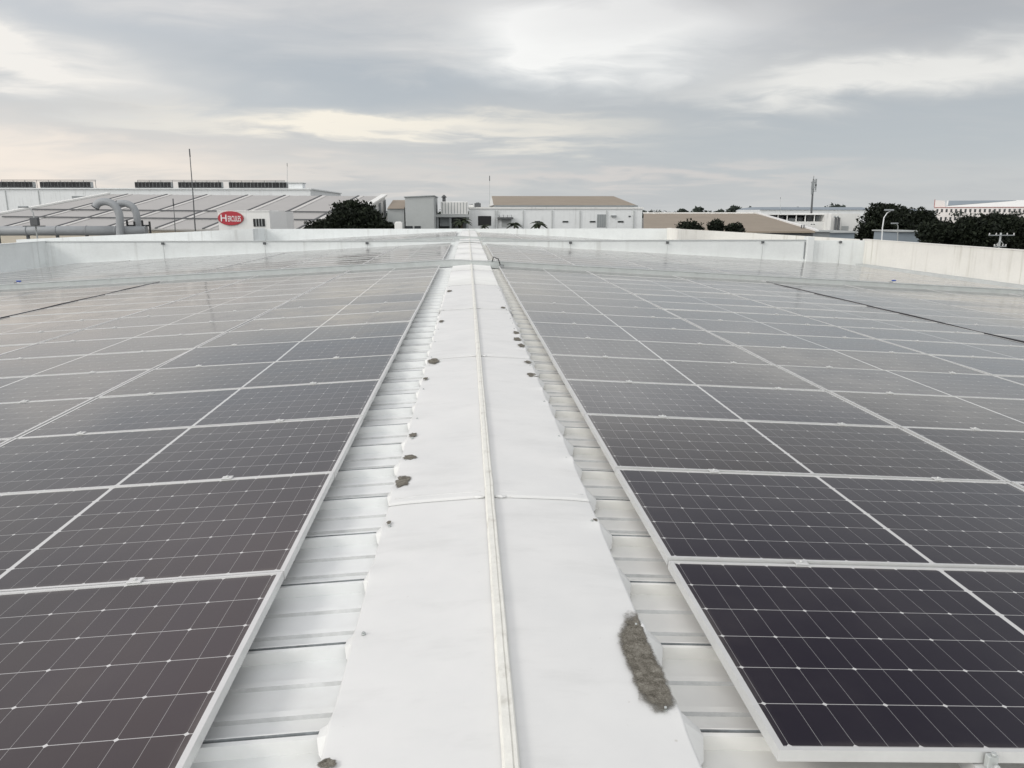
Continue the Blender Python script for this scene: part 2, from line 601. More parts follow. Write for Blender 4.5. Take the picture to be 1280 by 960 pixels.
fac = thing('factory_building', 'wide factory with low ribbed metal roof carrying the dark solar panels', 'building', (0, 0, GZ))
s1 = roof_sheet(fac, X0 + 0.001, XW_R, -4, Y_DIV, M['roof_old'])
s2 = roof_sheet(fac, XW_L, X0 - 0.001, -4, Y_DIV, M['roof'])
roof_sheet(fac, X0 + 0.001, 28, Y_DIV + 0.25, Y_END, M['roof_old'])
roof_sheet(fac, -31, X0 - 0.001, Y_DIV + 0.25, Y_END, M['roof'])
w = MB()
w.span((XW_L - 0.2, -4.2, GZ), (XW_L, Y_DIV, -2.7))
w.build('wall', M['pale'], fac)
w = MB()
w.span((XW_R, -4.2, GZ), (XW_R + 0.2, Y_DIV, -2.7))
w.build('wall', M['pale'], fac)
w = MB()
w.span((-31.2, Y_END, GZ), (28.2, Y_END + 0.2, -3.6))
w.build('wall', M['pale'], fac)
# blue pen mark on the sheet
c = onz(284, 921, roof_z(-0.6) + 0.004)
w = MB()
for k, (dx, dy) in enumerate([(-0.012, -0.045), (0.0, -0.039), (0.006, -0.047), (0.014, -0.042)]):
    a = random.uniform(-0.5, 0.5)
    w.box((c.x + dx, c.y + dy, roof_z(c.x) + 0.0035 + 0.0006 * k), (0.022, 0.004, 0.0005), Matrix.Rotation(a, 3, 'Z'))
w.build('pen_mark', M['ink'], fac)


# ------------------------------------------------------------------ parapet walls
def wall_run(b, pts, th, side):
    """pts: (x, y, zbot, ztop) polyline; th thickness to the given side vector"""
    for (x0, y0, b0, t0), (x1, y1, b1, t1) in zip(pts, pts[1:]):
        b.prism([(x0, y0, b0), (x1, y1, b1), (x1, y1, t1), (x0, y0, t0)], Vector(side) * th)


ZT = -1.285
pw = thing('parapet_wall', 'cream parapet wall with rain streaks along the edge of the panel roof', 'wall', (XW_R, 15, -2.5), )
b = MB()
b.span((XW_R, -4, -3.2), (XW_R + 0.22, Y_DIV + 0.2, ZT))
b.build('wall_face', M['wall_cream'], pw)
b = MB()
b.span((XW_R - 0.02, -4, ZT + 0.002), (XW_R + 0.24, Y_DIV + 0.2, ZT + 0.03))
b.build('coping', M['wall_cream'], pw)
b = MB()
b.span((XW_R - 0.34, -4, roof_z(XW_R) + 0.003), (XW_R - 0.002, Y_DIV, roof_z(XW_R) + 0.16))
b.build('gutter_flashing', M['coping'], pw)

pw = thing('parapet_wall', 'bluish white parapet wall at the roof edge nearest the grey duct', 'wall', (XW_L, 15, -2.5))
b = MB()
b.span((XW_L - 0.22, -4, -3.2), (XW_L, Y_DIV + 0.2, ZT))
b.build('wall_face', M['wall'], pw)
b = MB()
b.span((XW_L - 0.24, -4, ZT + 0.002), (XW_L + 0.02, Y_DIV + 0.2, ZT + 0.03))
b.build('coping', M['wall'], pw)

pw = thing('parapet_wall', 'stained white dividing wall crossing the roof behind the cable tray', 'wall', (0, Y_DIV, -2.5))
b = MB()
b.span((XW_L + 0.002, Y_DIV, -3.2), (X0 - 0.62, Y_DIV + 0.2, ZT - 0.03))
b.span((X0 + 0.62, Y_DIV, -3.2), (15.72, Y_DIV + 0.2, ZT - 0.03))
b.span((16.05, Y_DIV, -3.2), (XW_R - 0.002, Y_DIV + 0.2, ZT - 0.03))
b.build('wall_face', M['wall'], pw)
b = MB()
b.span((XW_L + 0.002, Y_DIV - 0.03, ZT - 0.028), (15.72, Y_DIV + 0.22, ZT + 0.012))
b.build('coping', M['coping'], pw)
b = MB()
b.span((15.725, Y_DIV - 0.18, -3.2), (16.045, Y_DIV + 0.25, ZT + 0.14), bevel=0.01)
b.build('pilaster', M['wall'], pw)
b = MB()
b.span((15.66, Y_DIV - 0.03, -2.15), (15.70, Y_DIV - 0.002, ZT - 0.08))
b.build('joint_strip', M['louvre'], pw)

pw = thing('parapet_wall', 'long white end parapet with a level top beyond the dividing wall', 'wall', (0, Y_END, -2.5))
b = MB()
b.span((-15.6, Y_END, -3.4), (15.6, Y_END + 0.2, -1.24))
b.build('wall_face', M['wall'], pw)
YS = 54.5
pw = thing('parapet_wall', 'pale sloping end parapet wall below the red oval sign', 'wall', (-22, YS, -2.5))
b = MB()
a0, a1 = W(316, 286, YS), W(20, 299.5, YS)
wall_run(b, [(a0.x, YS, -3.6, a0.z), (a1.x, YS, -3.6, a1.z)], 0.2, (0, 1, 0))
b.span((a0.x - 0.2, YS + 0.202, -3.6), (a0.x, Y_END - 0.002, a0.z))
b.build('wall_face', M['wall'], pw)
pw = thing('parapet_wall', 'cream sloping end parapet wall below the three dark shrubs', 'wall', (20, YS, -2.5))
b = MB()
a0, a1 = W(848, 286, YS), W(1075, 299, YS)
wall_run(b, [(a0.x, YS, -3.6, a0.z), (a1.x, YS, -3.6, a1.z)], 0.2, (0, 1, 0))
b.span((a0.x, YS + 0.202, -3.6), (a0.x + 0.2, Y_END - 0.002, a0.z))
b.build('wall_face', M['wall_cream'], pw)

# small cable brackets on the dividing wall
for i, (px, where) in enumerate([(204, 'behind the twin pipe reflections'), (331, 'below the black louvre window'), (459, 'below the big round tree'), (713, 'below the middle of the long white hall'), (834, 'under the start of the cream parapet'), (953, 'below the brown low roof'), (1050, 'between the pilaster and the wall corner')]):
    p = W(px, 303, Y_DIV)
    t_ = thing('wall_bracket', 'small dark wall bracket with thin cable ' + where, 'bracket', (p.x, Y_DIV, -1.35), 'cable brackets on the dividing wall')
    b = MB()
    b.box((p.x, Y_DIV - 0.06, -1.385), (0.13, 0.06, 0.10), bevel=0.01)
    b.build('clip', M['darkgrey'], t_)
    b = MB()
    zb = roof_z(p.x) + 0.06
    b.tube([(p.x, Y_DIV - 0.05, -1.42), (p.x + 0.01, Y_DIV - 0.04, (zb - 1.42) / 2), (p.x, Y_DIV - 0.05, zb)], 0.009, 6)
    b.build('cable', M['coping'], t_)

# ------------------------------------------------------------------ solar panels
HX, HY = PW / 2, PL / 2
LIP = 0.013


def glass_geo(bm, uvl, mtx, mi=0):
    x, y = HX - LIP * 1.4, HY - LIP
    vs = []
    for (a, q) in ((-x, -y), (x, -y), (x, y), (-x, y)):
        vs.append((bm.verts.new(mtx @ Vector((a, q, -0.0025))), a, q))
    f = bm.faces.new([v[0] for v in vs])
    f.material_index = mi
    for lp, v in zip(f.loops, vs):
        lp[uvl].uv = (v[1], v[2])


def frame_geo(bm, mtx, mi=0):
    o = [(-HX, -HY), (HX, -HY), (HX, HY), (-HX, HY)]
    LX = LIP * 1.4
    i_ = [(-HX + LX, -HY + LIP), (HX - LX, -HY + LIP), (HX - LX, HY - LIP), (-HX + LX, HY - LIP)]
    V = lambda q, z: bm.verts.new(mtx @ Vector((q[0], q[1], z)))
    ot = [V(q, 0) for q in o]
    ob = [V(q, -0.035) for q in o]
    it = [V(q, 0) for q in i_]
    ib = [V(q, -0.004) for q in i_]
    for k in range(4):
        n = (k + 1) % 4
        for f in ((ot[k], ot[n], it[n], it[k]), (ob[n], ob[k], ot[k], ot[n])[::-1], (it[k], it[n], ib[n], ib[k])):
            bm.faces.new(f).material_index = mi


bm = bmesh.new()
uvl = bm.loops.layers.uv.new('UVMap')
glass_geo(bm, uvl, Matrix.Identity(4))
me_glass = bpy.data.meshes.new('glass')
bm.to_mesh(me_glass)
bm.free()
me_glass.materials.append(M['cells'])
bm = bmesh.new()
frame_geo(bm, Matrix.Identity(4))
bmesh.ops.recalc_face_normals(bm, faces=bm.faces)
me_frame = bpy.data.meshes.new('frame')
bm.to_mesh(me_frame)
bm.free()
me_frame.materials.append(M['alu'])
cb = MB()
cb.box((0, 0, 0.004), (0.055, 0.042, 0.006), bevel=0.0015)
cb.tube([(0, 0, 0.007), (0, 0, 0.014)], 0.0075, 6)
me_clamp = bpy.data.meshes.new('clamp')
bmesh.ops.recalc_face_normals(cb.bm, faces=cb.bm.faces)
cb.bm.to_mesh(me_clamp)
cb.bm.free()
me_clamp.materials.append(M['alu'])


def col_off(j):
    return j * PX + (GAPX if j >= 3 else 0.0)


ROWY = []          # (row index, y offset from the near edge of the array)
for i in range(NB):
    ROWY.append(i * PY)
for i in range(NB2):
    ROWY.append(NB * PY + 0.70 + i * PY)
rng = random.Random(5)
cands = []
for side in ('R', 'L'):
    for i, yo in enumerate(ROWY):
        for j in range(7):
            if side == 'R':
                xs = XR + (col_off(j) + HX) * math.cos(AR)
                y = YR + yo + PY / 2
                if y + PL / 2 > Y_DIV - 0.1:
                    continue
                z = plane_r(xs)
                rot = Matrix.Rotation(AR, 4, 'Y')
            else:
                xs = XL - (col_off(j) + HX) * math.cos(AL)
                y = YL + yo + PY / 2
                if y + PL / 2 > Y_DIV - 0.1:
                    continue
                z = plane_l(xs)
                rot = Matrix.Rotation(-AL, 4, 'Y')
            amp = 0.0045
            rot = rot @ Matrix.Rotation(rng.gauss(0, amp), 4, 'X') @ Matrix.Rotation(rng.gauss(0, amp * 0.45), 4, 'Y')
            mtx = Matrix.Translation((xs, y, z)) @ rot
            # how large it shows in the photo
            cs = [project(mtx @ Vector((a * HX, q * HY, 0))) for a in (-1, 0, 1) for q in (-1, 0, 1)]
            vis = [q for q in cs if q and -10 < q[0] < 1290 and -10 < q[1] < 970]
            area = 0
            if vis:
                mid_d = (Vector((xs, y, z))).length
                area = (len(vis) / 9) * abs(z) / mid_d ** 3
            cands.append((area, side, i, j, mtx, y))
for k in range(15):      # section beyond the dividing wall: part of the remainder
    for side in ('R', 'L'):
        for j in range(7):
            y = (36.3 + k * PY + HY) if k < 3 else (41.0 + (k - 3) * PY + HY)
            if side == 'R':
                xs = XR + (col_off(j) + HX) * math.cos(AR)
                z, rot = plane_r(xs), Matrix.Rotation(AR, 4, 'Y')
            else:
                xs = XL - (col_off(j) + HX) * math.cos(AL)
                z, rot = plane_l(xs), Matrix.Rotation(-AL, 4, 'Y')
            rot = rot @ Matrix.Rotation(rng.gauss(0, 0.004), 4, 'X') @ Matrix.Rotation(rng.gauss(0, 0.002), 4, 'Y')
            cands.append((-1, side, k, j, Matrix.Translation((xs, y, z)) @ rot, y))
cands.sort(key=lambda q: -q[0])
pick = [q for q in cands if q[0] > 0][:300]
rest = [q for q in cands if not (q[0] > 0)] + [q for q in cands if q[0] > 0][300:]
ORD = 'first second third fourth fifth sixth seventh eighth ninth tenth eleventh twelfth thirteenth fourteenth fifteenth sixteenth'.split()
proto = thing('solar_panel', 'dark framed solar panel', 'solar panel')
pg = bpy.data.objects.new('glass', me_glass)
pf = bpy.data.objects.new('frame', me_frame)
for q in (pg, pf):
    COL.objects.link(q)
    q.parent = proto
pc = bpy.data.objects.new('clamp', me_clamp)
first = True
for area, side, i, j, mtx, y in pick:
    if first:
        root, kids = proto, [pg, pf]
        first = False
    else:
        root = proto.copy()
        COL.objects.link(root)
        kids = []
        for src in (pg, pf):
            cpy = src.copy()
            COL.objects.link(cpy)
            cpy.parent = root
            kids.append(cpy)
    root.matrix_world = mtx
    if i < 9 and i != NB - 1:
        s = 1 if side == 'R' else -1
        for k, xo in enumerate((-HX + 0.565, -HX + 1.89)):
            cpy = pc.copy()
            COL.objects.link(cpy)
            cpy.parent = root
            cpy.location = (s * xo, HY + 0.008, 0)
    place = ('row from the camera' if i < NB else 'row behind the cable tray')
    ri = i if i < NB else i - NB
    tag(root, 'solar panel on the %s side, %s %s, %s from the ridge' % ('cream-wall' if side == 'R' else 'red-sign', ORD[ri], place, ORD[j]), 'solar panel', 'solar panels in rows on the roof')
bm = bmesh.new()
uvl = bm.loops.layers.uv.new('UVMap')
for _, side, i, j, mtx, y in rest:
    glass_geo(bm, uvl, mtx, 0)
    frame_geo(bm, mtx, 1)
me = bpy.data.meshes.new('solar_panel_field')
bm.to_mesh(me)
bm.free()
me.materials.append(M['cells'])
me.materials.append(M['alu'])
o = bpy.data.objects.new('solar_panel_field', me)
COL.objects.link(o)
tag(o, 'remaining far solar panels of the roof beyond the dividing wall', 'solar panels', kind='stuff')

# rails the panels are clamped to
for side in ('R', 'L'):
    for j in range(7):
        for xo in (0.565, 1.89):
            for (r0, r1) in ((0, NB), (NB, NB + NB2)):
                y0 = (YR if side == 'R' else YL) + ROWY[r0] - 0.02
                y1 = min((YR if side == 'R' else YL) + ROWY[r1 - 1] + PY + 0.03, Y_DIV - 0.12)
                x = XR + col_off(j) + xo if side == 'R' else XL - col_off(j) - xo
                z = (plane_r(x) if side == 'R' else plane_l(x)) - 0.0365
                near_rail = j < 2 and r0 == 0
                b = MB()
                b.span((x - 0.02, y0, z - 0.046), (x + 0.02, y1, z))
                rl = tag(b.build('mounting_rail', M['alu']), 'aluminium mounting rail running under the solar panels', 'rail', 'mounting rails under the solar panels')
# black tubes added for the shade line in the slot after the third column
for side, lab in (('R', 'black tube added as shade in the slot between panel columns on the cream-wall side'), ('L', 'black tube added as shade in the slot between panel columns on the red-sign side')):
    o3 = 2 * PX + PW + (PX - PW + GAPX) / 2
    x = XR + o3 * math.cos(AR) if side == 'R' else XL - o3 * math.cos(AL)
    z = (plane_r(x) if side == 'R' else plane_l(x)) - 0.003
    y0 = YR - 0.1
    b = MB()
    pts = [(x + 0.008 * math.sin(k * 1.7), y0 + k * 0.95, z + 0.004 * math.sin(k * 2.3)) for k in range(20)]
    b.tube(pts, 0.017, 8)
    tag(b.build('slot_shade_tube', M['cable']), lab, 'conduit')
# end clamp that shows at the near edge of the first panel
c = onz(1245, 950, -1.47)
ec = thing('end_clamp', 'small silver end clamp bolted at the near edge of a panel', 'clamp', (XR + 0.565, YR, plane_r(XR + 0.565) - 0.03))
x_ec = XR + 0.565 + 0.02
b = MB()
b.span((x_ec - 0.015, YR - 0.014, plane_r(x_ec) - 0.034), (x_ec + 0.015, YR + 0.003, plane_r(x_ec) + 0.003), bevel=0.002)
b.build('clamp_body', M['galv'], ec)
b = MB()
b.tube([(x_ec, YR - 0.011, plane_r(x_ec) + 0.004), (x_ec, YR - 0.011, plane_r(x_ec) + 0.013)], 0.007, 6)
b.tube([(x_ec, YR - 0.024, plane_r(x_ec) - 0.018), (x_ec, YR - 0.034, plane_r(x_ec) - 0.018)], 0.008, 6)
b.build('bolt', M['galv'], ec)

# ------------------------------------------------------------------ ridge cap
ZC = -1.372          # apex of the cap
CW = 0.50            # half width of the cap
XC = 0.093           # its middle line


def cap_z(x):
    return ZC - abs(x - XC) * 0.065


# stains of weathered sealant: (px, py, half width m, half length m)
PATCH = [(503, 603, 20, 14), (512, 573, 17, 7), (516, 545, 10, 5), (542, 452, 14, 7), (532, 474, 6, 3), (665, 469.5, 13, 5), (660, 453, 9, 3.5), (651.5, 432.5, 9, 4), (647, 424.5, 9, 4), (645.7, 416.7, 8, 3.5),
         (408, 957, 27, 15), (486, 655, 6, 5), (745, 652, 6, 4), (552, 402, 6, 2.5), (562, 364, 6, 2), (629, 385, 6, 2)]
BIG = [(440, 505), (470, 500), (485, 530), (488, 552), (505, 585), (520, 610), (545, 665), (560, 705), (580, 762), (574, 787), (563, 797), (540, 793), (515, 783), (480, 752), (462, 700), (448, 665), (432, 630), (422, 600), (420, 565), (430, 535)]


def cap_pt(px, py):
    p = onz(px, py, ZC - 0.015)
    return onz(px, py, cap_z(p.x))


def patch_mesh(outline, parent):
    """irregular thin crust, thicker in the middle; 'edge' attribute runs 0 at the rim to 1 inside"""
    bm = bmesh.new()
    lay = bm.verts.layers.float.new('edge')
    cx = sum(p[0] for p in outline) / len(outline)
    cy = sum(p[1] for p in outline) / len(outline)
    rings = []
    for s, e, h in ((1.16, 0.0, 0.0009), (0.96, 0.45, 0.0014), (0.76, 0.85, 0.002), (0.5, 1.0, 0.0024), (0.0, 1.0, 0.0026)):
        ring = []
        for (x, y) in (outline if s > 0 else outline[:1]):
            X, Y = cx + (x - cx) * s, cy + (y - cy) * s
            v = bm.verts.new((X, Y, cap_z(X) + h + 0.001))
            v[lay] = e
            ring.append(v)
        rings.append(ring)
    n = len(outline)
    for a, q in zip(rings, rings[1:]):
        for k in range(n):
            if len(q) == 1:
                bm.faces.new([a[k], a[(k + 1) % n], q[0]])
            else:
                bm.faces.new([a[k], a[(k + 1) % n], q[(k + 1) % n], q[k]])
    b = MB()
    b.bm.free()
    b.bm = bm
    o = b.build('sealant_patch', M['patch'], parent)
    if o.data.polygons[0].normal.z < 0:
        o.data.flip_normals()
    return o


SEAM = [-1.0, 3.52] + [3.52 + 3.75 * k for k in range(1, 9)]
SEAM = [s for s in SEAM if s < Y_DIV - 1] + [Y_DIV - 0.05]
SEAM2 = [Y_DIV + 0.3, 39.5, 43.3, 47.1, 50.9, 54.5, Y_END - 0.05]
cap_sheets = []


def ridge_sheet(y0, y1, label, detailed):
    t_ = thing('ridge_cap', label, 'ridge cap', (XC, (y0 + y1) / 2, ZC), 'ridge cap sheets along the roof ridge')
    nz = lambda x, y, s=1.0: mnoise.noise((x * 2.1 * s, y * 1.3 * s, 4.7))
    step = 0.0381 if detailed else 0.1523
    # rows: snap to the rib positions
    ys = []
    y = y0
    k = math.floor((y0 - RIB0) / RIB) * 12 - 1
    while True:
        yy = RIB0 + k * (RIB / 12 if detailed else RIB / 3)
        if yy > y1 - 0.01:
            break
        if yy > y0 + 0.01:
            ys.append(yy)
        k += 1
    ys = [y0] + ys + [y1]
    XS = [-1.0, -0.985, -0.93, -0.8, -0.55, -0.28, -0.055, 0.0, 0.055, 0.28, 0.55, 0.8, 0.93, 0.985, 1.0]
    b = MB()
    grid = []
    for yy in ys:
        fr = (yy - y0) / (y1 - y0)
        lift = 0.0038 * (1 - fr) ** 3 + 0.0005
        ph = ((yy - RIB0) / RIB) % 1.0
        dr = min(ph, 1 - ph) * RIB                       # distance to the closest rib
        kidx = round((yy - RIB0) / RIB)
        rr = random.Random(kidx * 7 + 1)
        kl, kr = rr.uniform(0.15, 1.35), rr.uniform(0.15, 1.25)
        crl, crr = rr.uniform(-0.015, 0.02), rr.uniform(-0.015, 0.02)
        row = []
        for u in XS:
            s = -1 if u < 0 else 1
            kk = kl if s < 0 else kr
            cr = crl if s < 0 else crr
            e = abs(u)
            x = XC + u * CW
            # between the ribs the hem sags in towards the pan, over the ribs it tents out
            tent = math.exp(-(dr / 0.055) ** 2)
            edge = max(0.0, (e - 0.75) / 0.25)
            x += s * edge * (0.004 * tent * kk - 0.003)
            z = cap_z(x) + lift + 0.0035 * nz(x, yy) * (1 - tent * edge)
            z += edge ** 2 * (0.006 * tent * kk - 0.005 * (1 - tent)) + edge * tent * cr * 0.35
            if e > 0.9 and detailed:
                z += 0.004 * mnoise.noise((x * 40, yy * 40, 1.0)) * tent
            row.append(b.bm.verts.new((x, yy, z)))
        # folded hem: down to the pan between ribs, onto the rib top at ribs
        rib_in = dr < 0.028
        hem = []
        for s, edge_v in ((-1, row[0]), (1, row[-1])):
            x = edge_v.co.x + s * (0.006 if not rib_in else 0.012)
            zt = roof_z(x) + (RH + 0.006 if rib_in else 0.012)
            z = min(edge_v.co.z - 0.006, zt + 0.002 * rr.random())
            hem.append(b.bm.verts.new((x, yy, z)))
        grid.append([hem[0]] + row + [hem[1]])
    for a, q in zip(grid, grid[1:]):
        for k in range(len(a) - 1):
            f = b.bm.faces.new([a[k], a[k + 1], q[k + 1], q[k]])
            f.smooth = 1 <= k < len(a) - 2
    # near lap edge: a thin turned-down lip that shows as the seam line
    a = grid[0]
    lip = [b.bm.verts.new(v.co + Vector((0, 0.001, -0.0022))) for v in a]
    for k in range(len(a) - 1):
        b.bm.faces.new([a[k], lip[k], lip[k + 1], a[k + 1]])
    sheet = b.build('cap_sheet', M['cap'], t_)
    # raised standing rib on the apex
    b = MB()
    n = max(2, int((y1 - y0) / 0.09))
    prev = None
    for i in range(n + 1):
        yy = y0 + 0.01 + (y1 - y0 - 0.02) * i / n
        wob = 0.0022 * mnoise.noise((yy * 3.1, 0, 0)) + 0.0012 * mnoise.noise((yy * 12, 3, 0))
        hw, hh = 0.0165 + 0.0015 * mnoise.noise((yy * 5, 9, 2)), 0.021 + 0.0015 * mnoise.noise((yy * 6, 1, 8))
        zb = ZC + 0.003
        sec = [(-0.024, 0.001), (-hw - 0.002, 0.003), (-hw, hh), (0.003, hh + 0.001), (0.004, hh - 0.003), (0.007, hh - 0.003), (0.008, hh), (hw, hh), (hw + 0.001, 0.003), (0.022, 0.001)]
        cur = [b.bm.verts.new((XC + wob + sx, yy, zb + sz)) for sx, sz in sec]
        if prev:
            for k in range(len(sec) - 1):
                b.bm.faces.new([prev[k], prev[k + 1], cur[k + 1], cur[k]])
        else:
            b.bm.faces.new(cur)
        prev = cur
    b.bm.faces.new(prev[::-1])
    b.build('standing_rib', M['cap_rib'], t_)
    if detailed:
        # cut flaps at the ribs
        k = math.ceil((y0 - RIB0) / RIB)
        while RIB0 + k * RIB < y1:
            yr = RIB0 + k * RIB
            rr = random.Random(k * 13 + 5)
            for s in (-1, 1):
                sz = rr.uniform(0.75, 1.15) * (1.15 if s > 0 else 0.55)
                xe = XC + s * (CW - 0.002)
                xo = xe + s * 0.052 * sz
                zt = cap_z(xe) - 0.002
                ztop = roof_z(xo) + RH + 0.005
                pts = [(xe, yr + 0.014, zt), (xo, yr + 0.016, ztop), (xo + s * 0.003, yr - 0.02, ztop - 0.001),
                       (xo - s * 0.012 * sz, yr - 0.055 * sz - 0.02, roof_z(xo) + 0.016), (xe + s * 0.008, yr - 0.095 * sz - 0.02, roof_z(xe) + 0.012), (xe, yr - 0.03, zt - 0.004)]
                f = MB()
                f.quad(pts)
                bmesh.ops.triangulate(f.bm, faces=f.bm.faces)
                r_ = bmesh.ops.solidify(f.bm, geom=f.bm.faces[:], thickness=0.0012)
                f.build('edge_flap', M['cap'], t_)
            k += 1
        # hex screws on the cap over the ribs
        k = math.ceil((y0 - RIB0) / RIB)
        while RIB0 + k * RIB < y1:
            yr = RIB0 + k * RIB
            rr = random.Random(k * 3 + 2)
            for s in (-1, 1):
                x = XC + s * (CW - 0.035) + rr.uniform(-0.008, 0.008)
                yy = yr + rr.uniform(-0.012, 0.012)
                if rr.random() < 0.5:
                    continue
                f = MB()
                f.tube([(x, yy, cap_z(x) + 0.001), (x, yy, cap_z(x) + 0.0075)], 0.0075, 10)
                f.tube([(x, yy, cap_z(x) + 0.0076), (x, yy, cap_z(x) + 0.0125)], 0.0042, 6)
                f.build('screw', M['galv'], t_)
            k += 1
        # crumpled mastic at the lap, both sides of the rib
        if y0 > 0:
            for s in (-1, 1):
                b = MB()
                bm2 = b.bm
                bmesh.ops.create_icosphere(bm2, subdivisions=3, radius=1.0)
                for v in bm2.verts:
                    d = 1 + 0.5 * mnoise.noise(v.co * 2.2 + Vector((s * 3, y0, 0)))
                    v.co = Vector((XC + s * 0.052 + v.co.x * 0.026 * d, y0 + 0.005 + v.co.y * 0.014 * d, cap_z(XC) + 0.003 + v.co.z * 0.006 * d))
                for f in bm2.faces:
                    f.smooth = True
                b.build('mastic_lump', M['cap'], t_)
        # raised bead a hand's width behind the lap
        if y0 > 0:
            for s in (-1, 1):
                b = MB()
                pts = []
                for i in range(16):
                    u = 0.09 + 0.86 * i / 15
                    x = XC + s * CW * u
                    yy = y0 + 0.085 + 0.012 * mnoise.noise((x * 7, y0, 0))
                    pts.append((x, yy, cap_z(x) + 0.0040))
                b.tube(pts, 0.0016, 6)
                b.build('lap_bead', M['cap'], t_)
    for (px, py, wpx, hpx) in PATCH:
        p = cap_pt(px, py)
        hw, hl = wpx / 2 / F_PX * p.y, hpx / 2 * p.y ** 2 / (1.38 * F_PX)
        if not (y0 <= p.y < y1):
            continue
        rr = random.Random(int(px * 31 + py))
        outl = []
        for i in range(22):
            a = 2 * math.pi * i / 22
            k = 1 + 0.55 * mnoise.noise((math.cos(a) * 1.9 + px, math.sin(a) * 1.9 + py, 0)) + rr.uniform(-0.12, 0.12)
            outl.append((p.x + math.copysign(abs(math.cos(a)) ** 0.8, math.cos(a)) * hw * k, p.y + math.sin(a) * hl * k))
        patch_mesh(outl, t_).data.transform(Matrix.Translation((0, 0, 0.006)))
    bp = [cap_pt(600 + x / 2.4, 560 + y / 2.4) for x, y in BIG]
    if y0 <= bp[0].y < y1:
        outl = [(p.x, p.y) for p in bp]
        fin = []
        for k in range(len(outl)):
            a, q = outl[k], outl[(k + 1) % len(outl)]
            for tt in (0, 0.5):
                j = 0.004
                fin.append((a[0] + (q[0] - a[0]) * tt + random.uniform(-j, j), a[1] + (q[1] - a[1]) * tt + random.uniform(-j, j)))
        o = patch_mesh(fin, t_)
        o.data.transform(Matrix.Translation((0, 0, 0.006)))
        o['label'] = 'long gritty dark patch of worn coating beside the cap edge'
    return t_


CAPL = ['white ridge cap sheet with the long gritty dark patch, underfoot', 'white ridge cap sheet with two dark spots just past the wrinkled seam',
        'white ridge cap sheet with a row of small dark spots along one edge', 'clean white ridge cap sheet, third seam along the ridge', 'clean white ridge cap sheet, fourth seam along the ridge', 'white ridge cap sheet passing under the cable tray',
        'white ridge cap sheet, first one past the cable tray', 'white ridge cap sheet, second one past the cable tray', 'white ridge cap sheet, third one past the cable tray', 'white ridge cap sheet ending at the dividing wall']
for i in range(len(SEAM) - 1):
    y1 = SEAM[i + 1] + (0.10 if i < len(SEAM) - 2 else 0)
    ridge_sheet(SEAM[i], y1, CAPL[min(i, len(CAPL) - 1)] if i < len(SEAM) - 2 else CAPL[-1], i < 4)
for i in range(len(SEAM2) - 1):
    ridge_sheet(SEAM2[i], SEAM2[i + 1], 'white ridge cap sheet, %s one behind the dividing wall' % ORD[i], False)


# ------------------------------------------------------------------ cable trays
def cable_tray(yc, label, xa, xb):
    t_ = thing('cable_tray', label, 'cable tray', (X0, yc, -1.4), 'covered cable trays across the roof')
    h0, h1 = -0.10, 0.085

    def zc(x):
        d = abs(x - XC)
        top = cap_z(x) if d < CW + 0.06 else None
        pz = plane_r(x) if x > 0 else plane_l(x)
        if d < 0.55:
            return max(ZC + 0.005, pz)
        return pz + 0.02
    xs = [xa, -12, -8, -5, -3, -1.3, -0.60, -0.48, -0.2, XC, 0.36, 0.64, 0.76, 1.4, 3, 5, 8, 12, xb]
    xs = [x for x in xs if xa <= x <= xb]
    for nm, ya, yb, za, zb, mm in (('tray_body', -0.10, 0.10, h0, h1 - 0.012, M['galv']), ('tray_lid', -0.112, 0.112, h1 - 0.010, h1 + 0.004, M['galv'])):
        b = MB()
        prev = None
        for x in xs:
            z = zc(x)
            cur = [b.bm.verts.new((x, yc + a, z + q)) for a, q in ((ya, za), (yb, za), (yb, zb), (ya, zb))]
            if prev:
                for k in range(4):
                    b.bm.faces.new([prev[k], prev[(k + 1) % 4], cur[(k + 1) % 4], cur[k]])
            else:
                b.bm.faces.new(cur)
            prev = cur
        b.bm.faces.new(prev[::-1])
        b.build(nm, mm, t_)
    for x in [-15.5, -12.4, -9.3, -6.2, -3.1, 3.1, 6.2, 9.3, 12.4, 15.5]:
        if xa < x < xb:
            b = MB()
            b.span((x - 0.03, yc - 0.117, zc(x) + h1 - 0.03), (x + 0.03, yc + 0.117, zc(x) + h1 + 0.009))
            b.build('joint_strap', M['galv'], t_)
    return t_


Y_T1 = YR + NB * PY + 0.33
cable_tray(Y_T1, 'grey green covered cable tray crossing the ridge in front of the dividing wall', -17.3, 17.6)
cable_tray(40.55, 'grey covered cable tray crossing the far roof behind the dividing wall', -17.3, 17.6)
# black cable loops beside the tray
for (pxa, pya), lab in (((617, 322), 'loose black cable loop poking out of the tray beside the ridge'),):
    p = W(pxa, pya, Y_T1 - 0.15)
    b = MB()
    pts = [(p.x - 0.04, Y_T1 - 0.13, p.z - 0.10), (p.x, Y_T1 - 0.16, p.z + 0.02), (p.x + 0.06, Y_T1 - 0.2, p.z - 0.01), (p.x + 0.12, Y_T1 - 0.24, p.z - 0.03), (p.x + 0.17, Y_T1 - 0.27, roof_z(p.x) + 0.15)]
    b.tube(pts, 0.013, 6)
    tag(b.build('cable_loop', M['cable']), lab, 'cable')
p = W(622, 331, Y_T1 - 0.2)
t_ = thing('junction_box', 'small dark junction box under the tray where the ridge meets the panels', 'junction box', (p.x, p.y, p.z))
b = MB()
b.box((p.x + 0.1, Y_T1 - 0.3, roof_z(p.x) + 0.10), (0.12, 0.08, 0.12), bevel=0.01)
b.build('box_body', M['darkgrey'], t_)
b = MB()
b.box((p.x + 0.1, Y_T1 - 0.345, roof_z(p.x) + 0.10), (0.10, 0.008, 0.10))
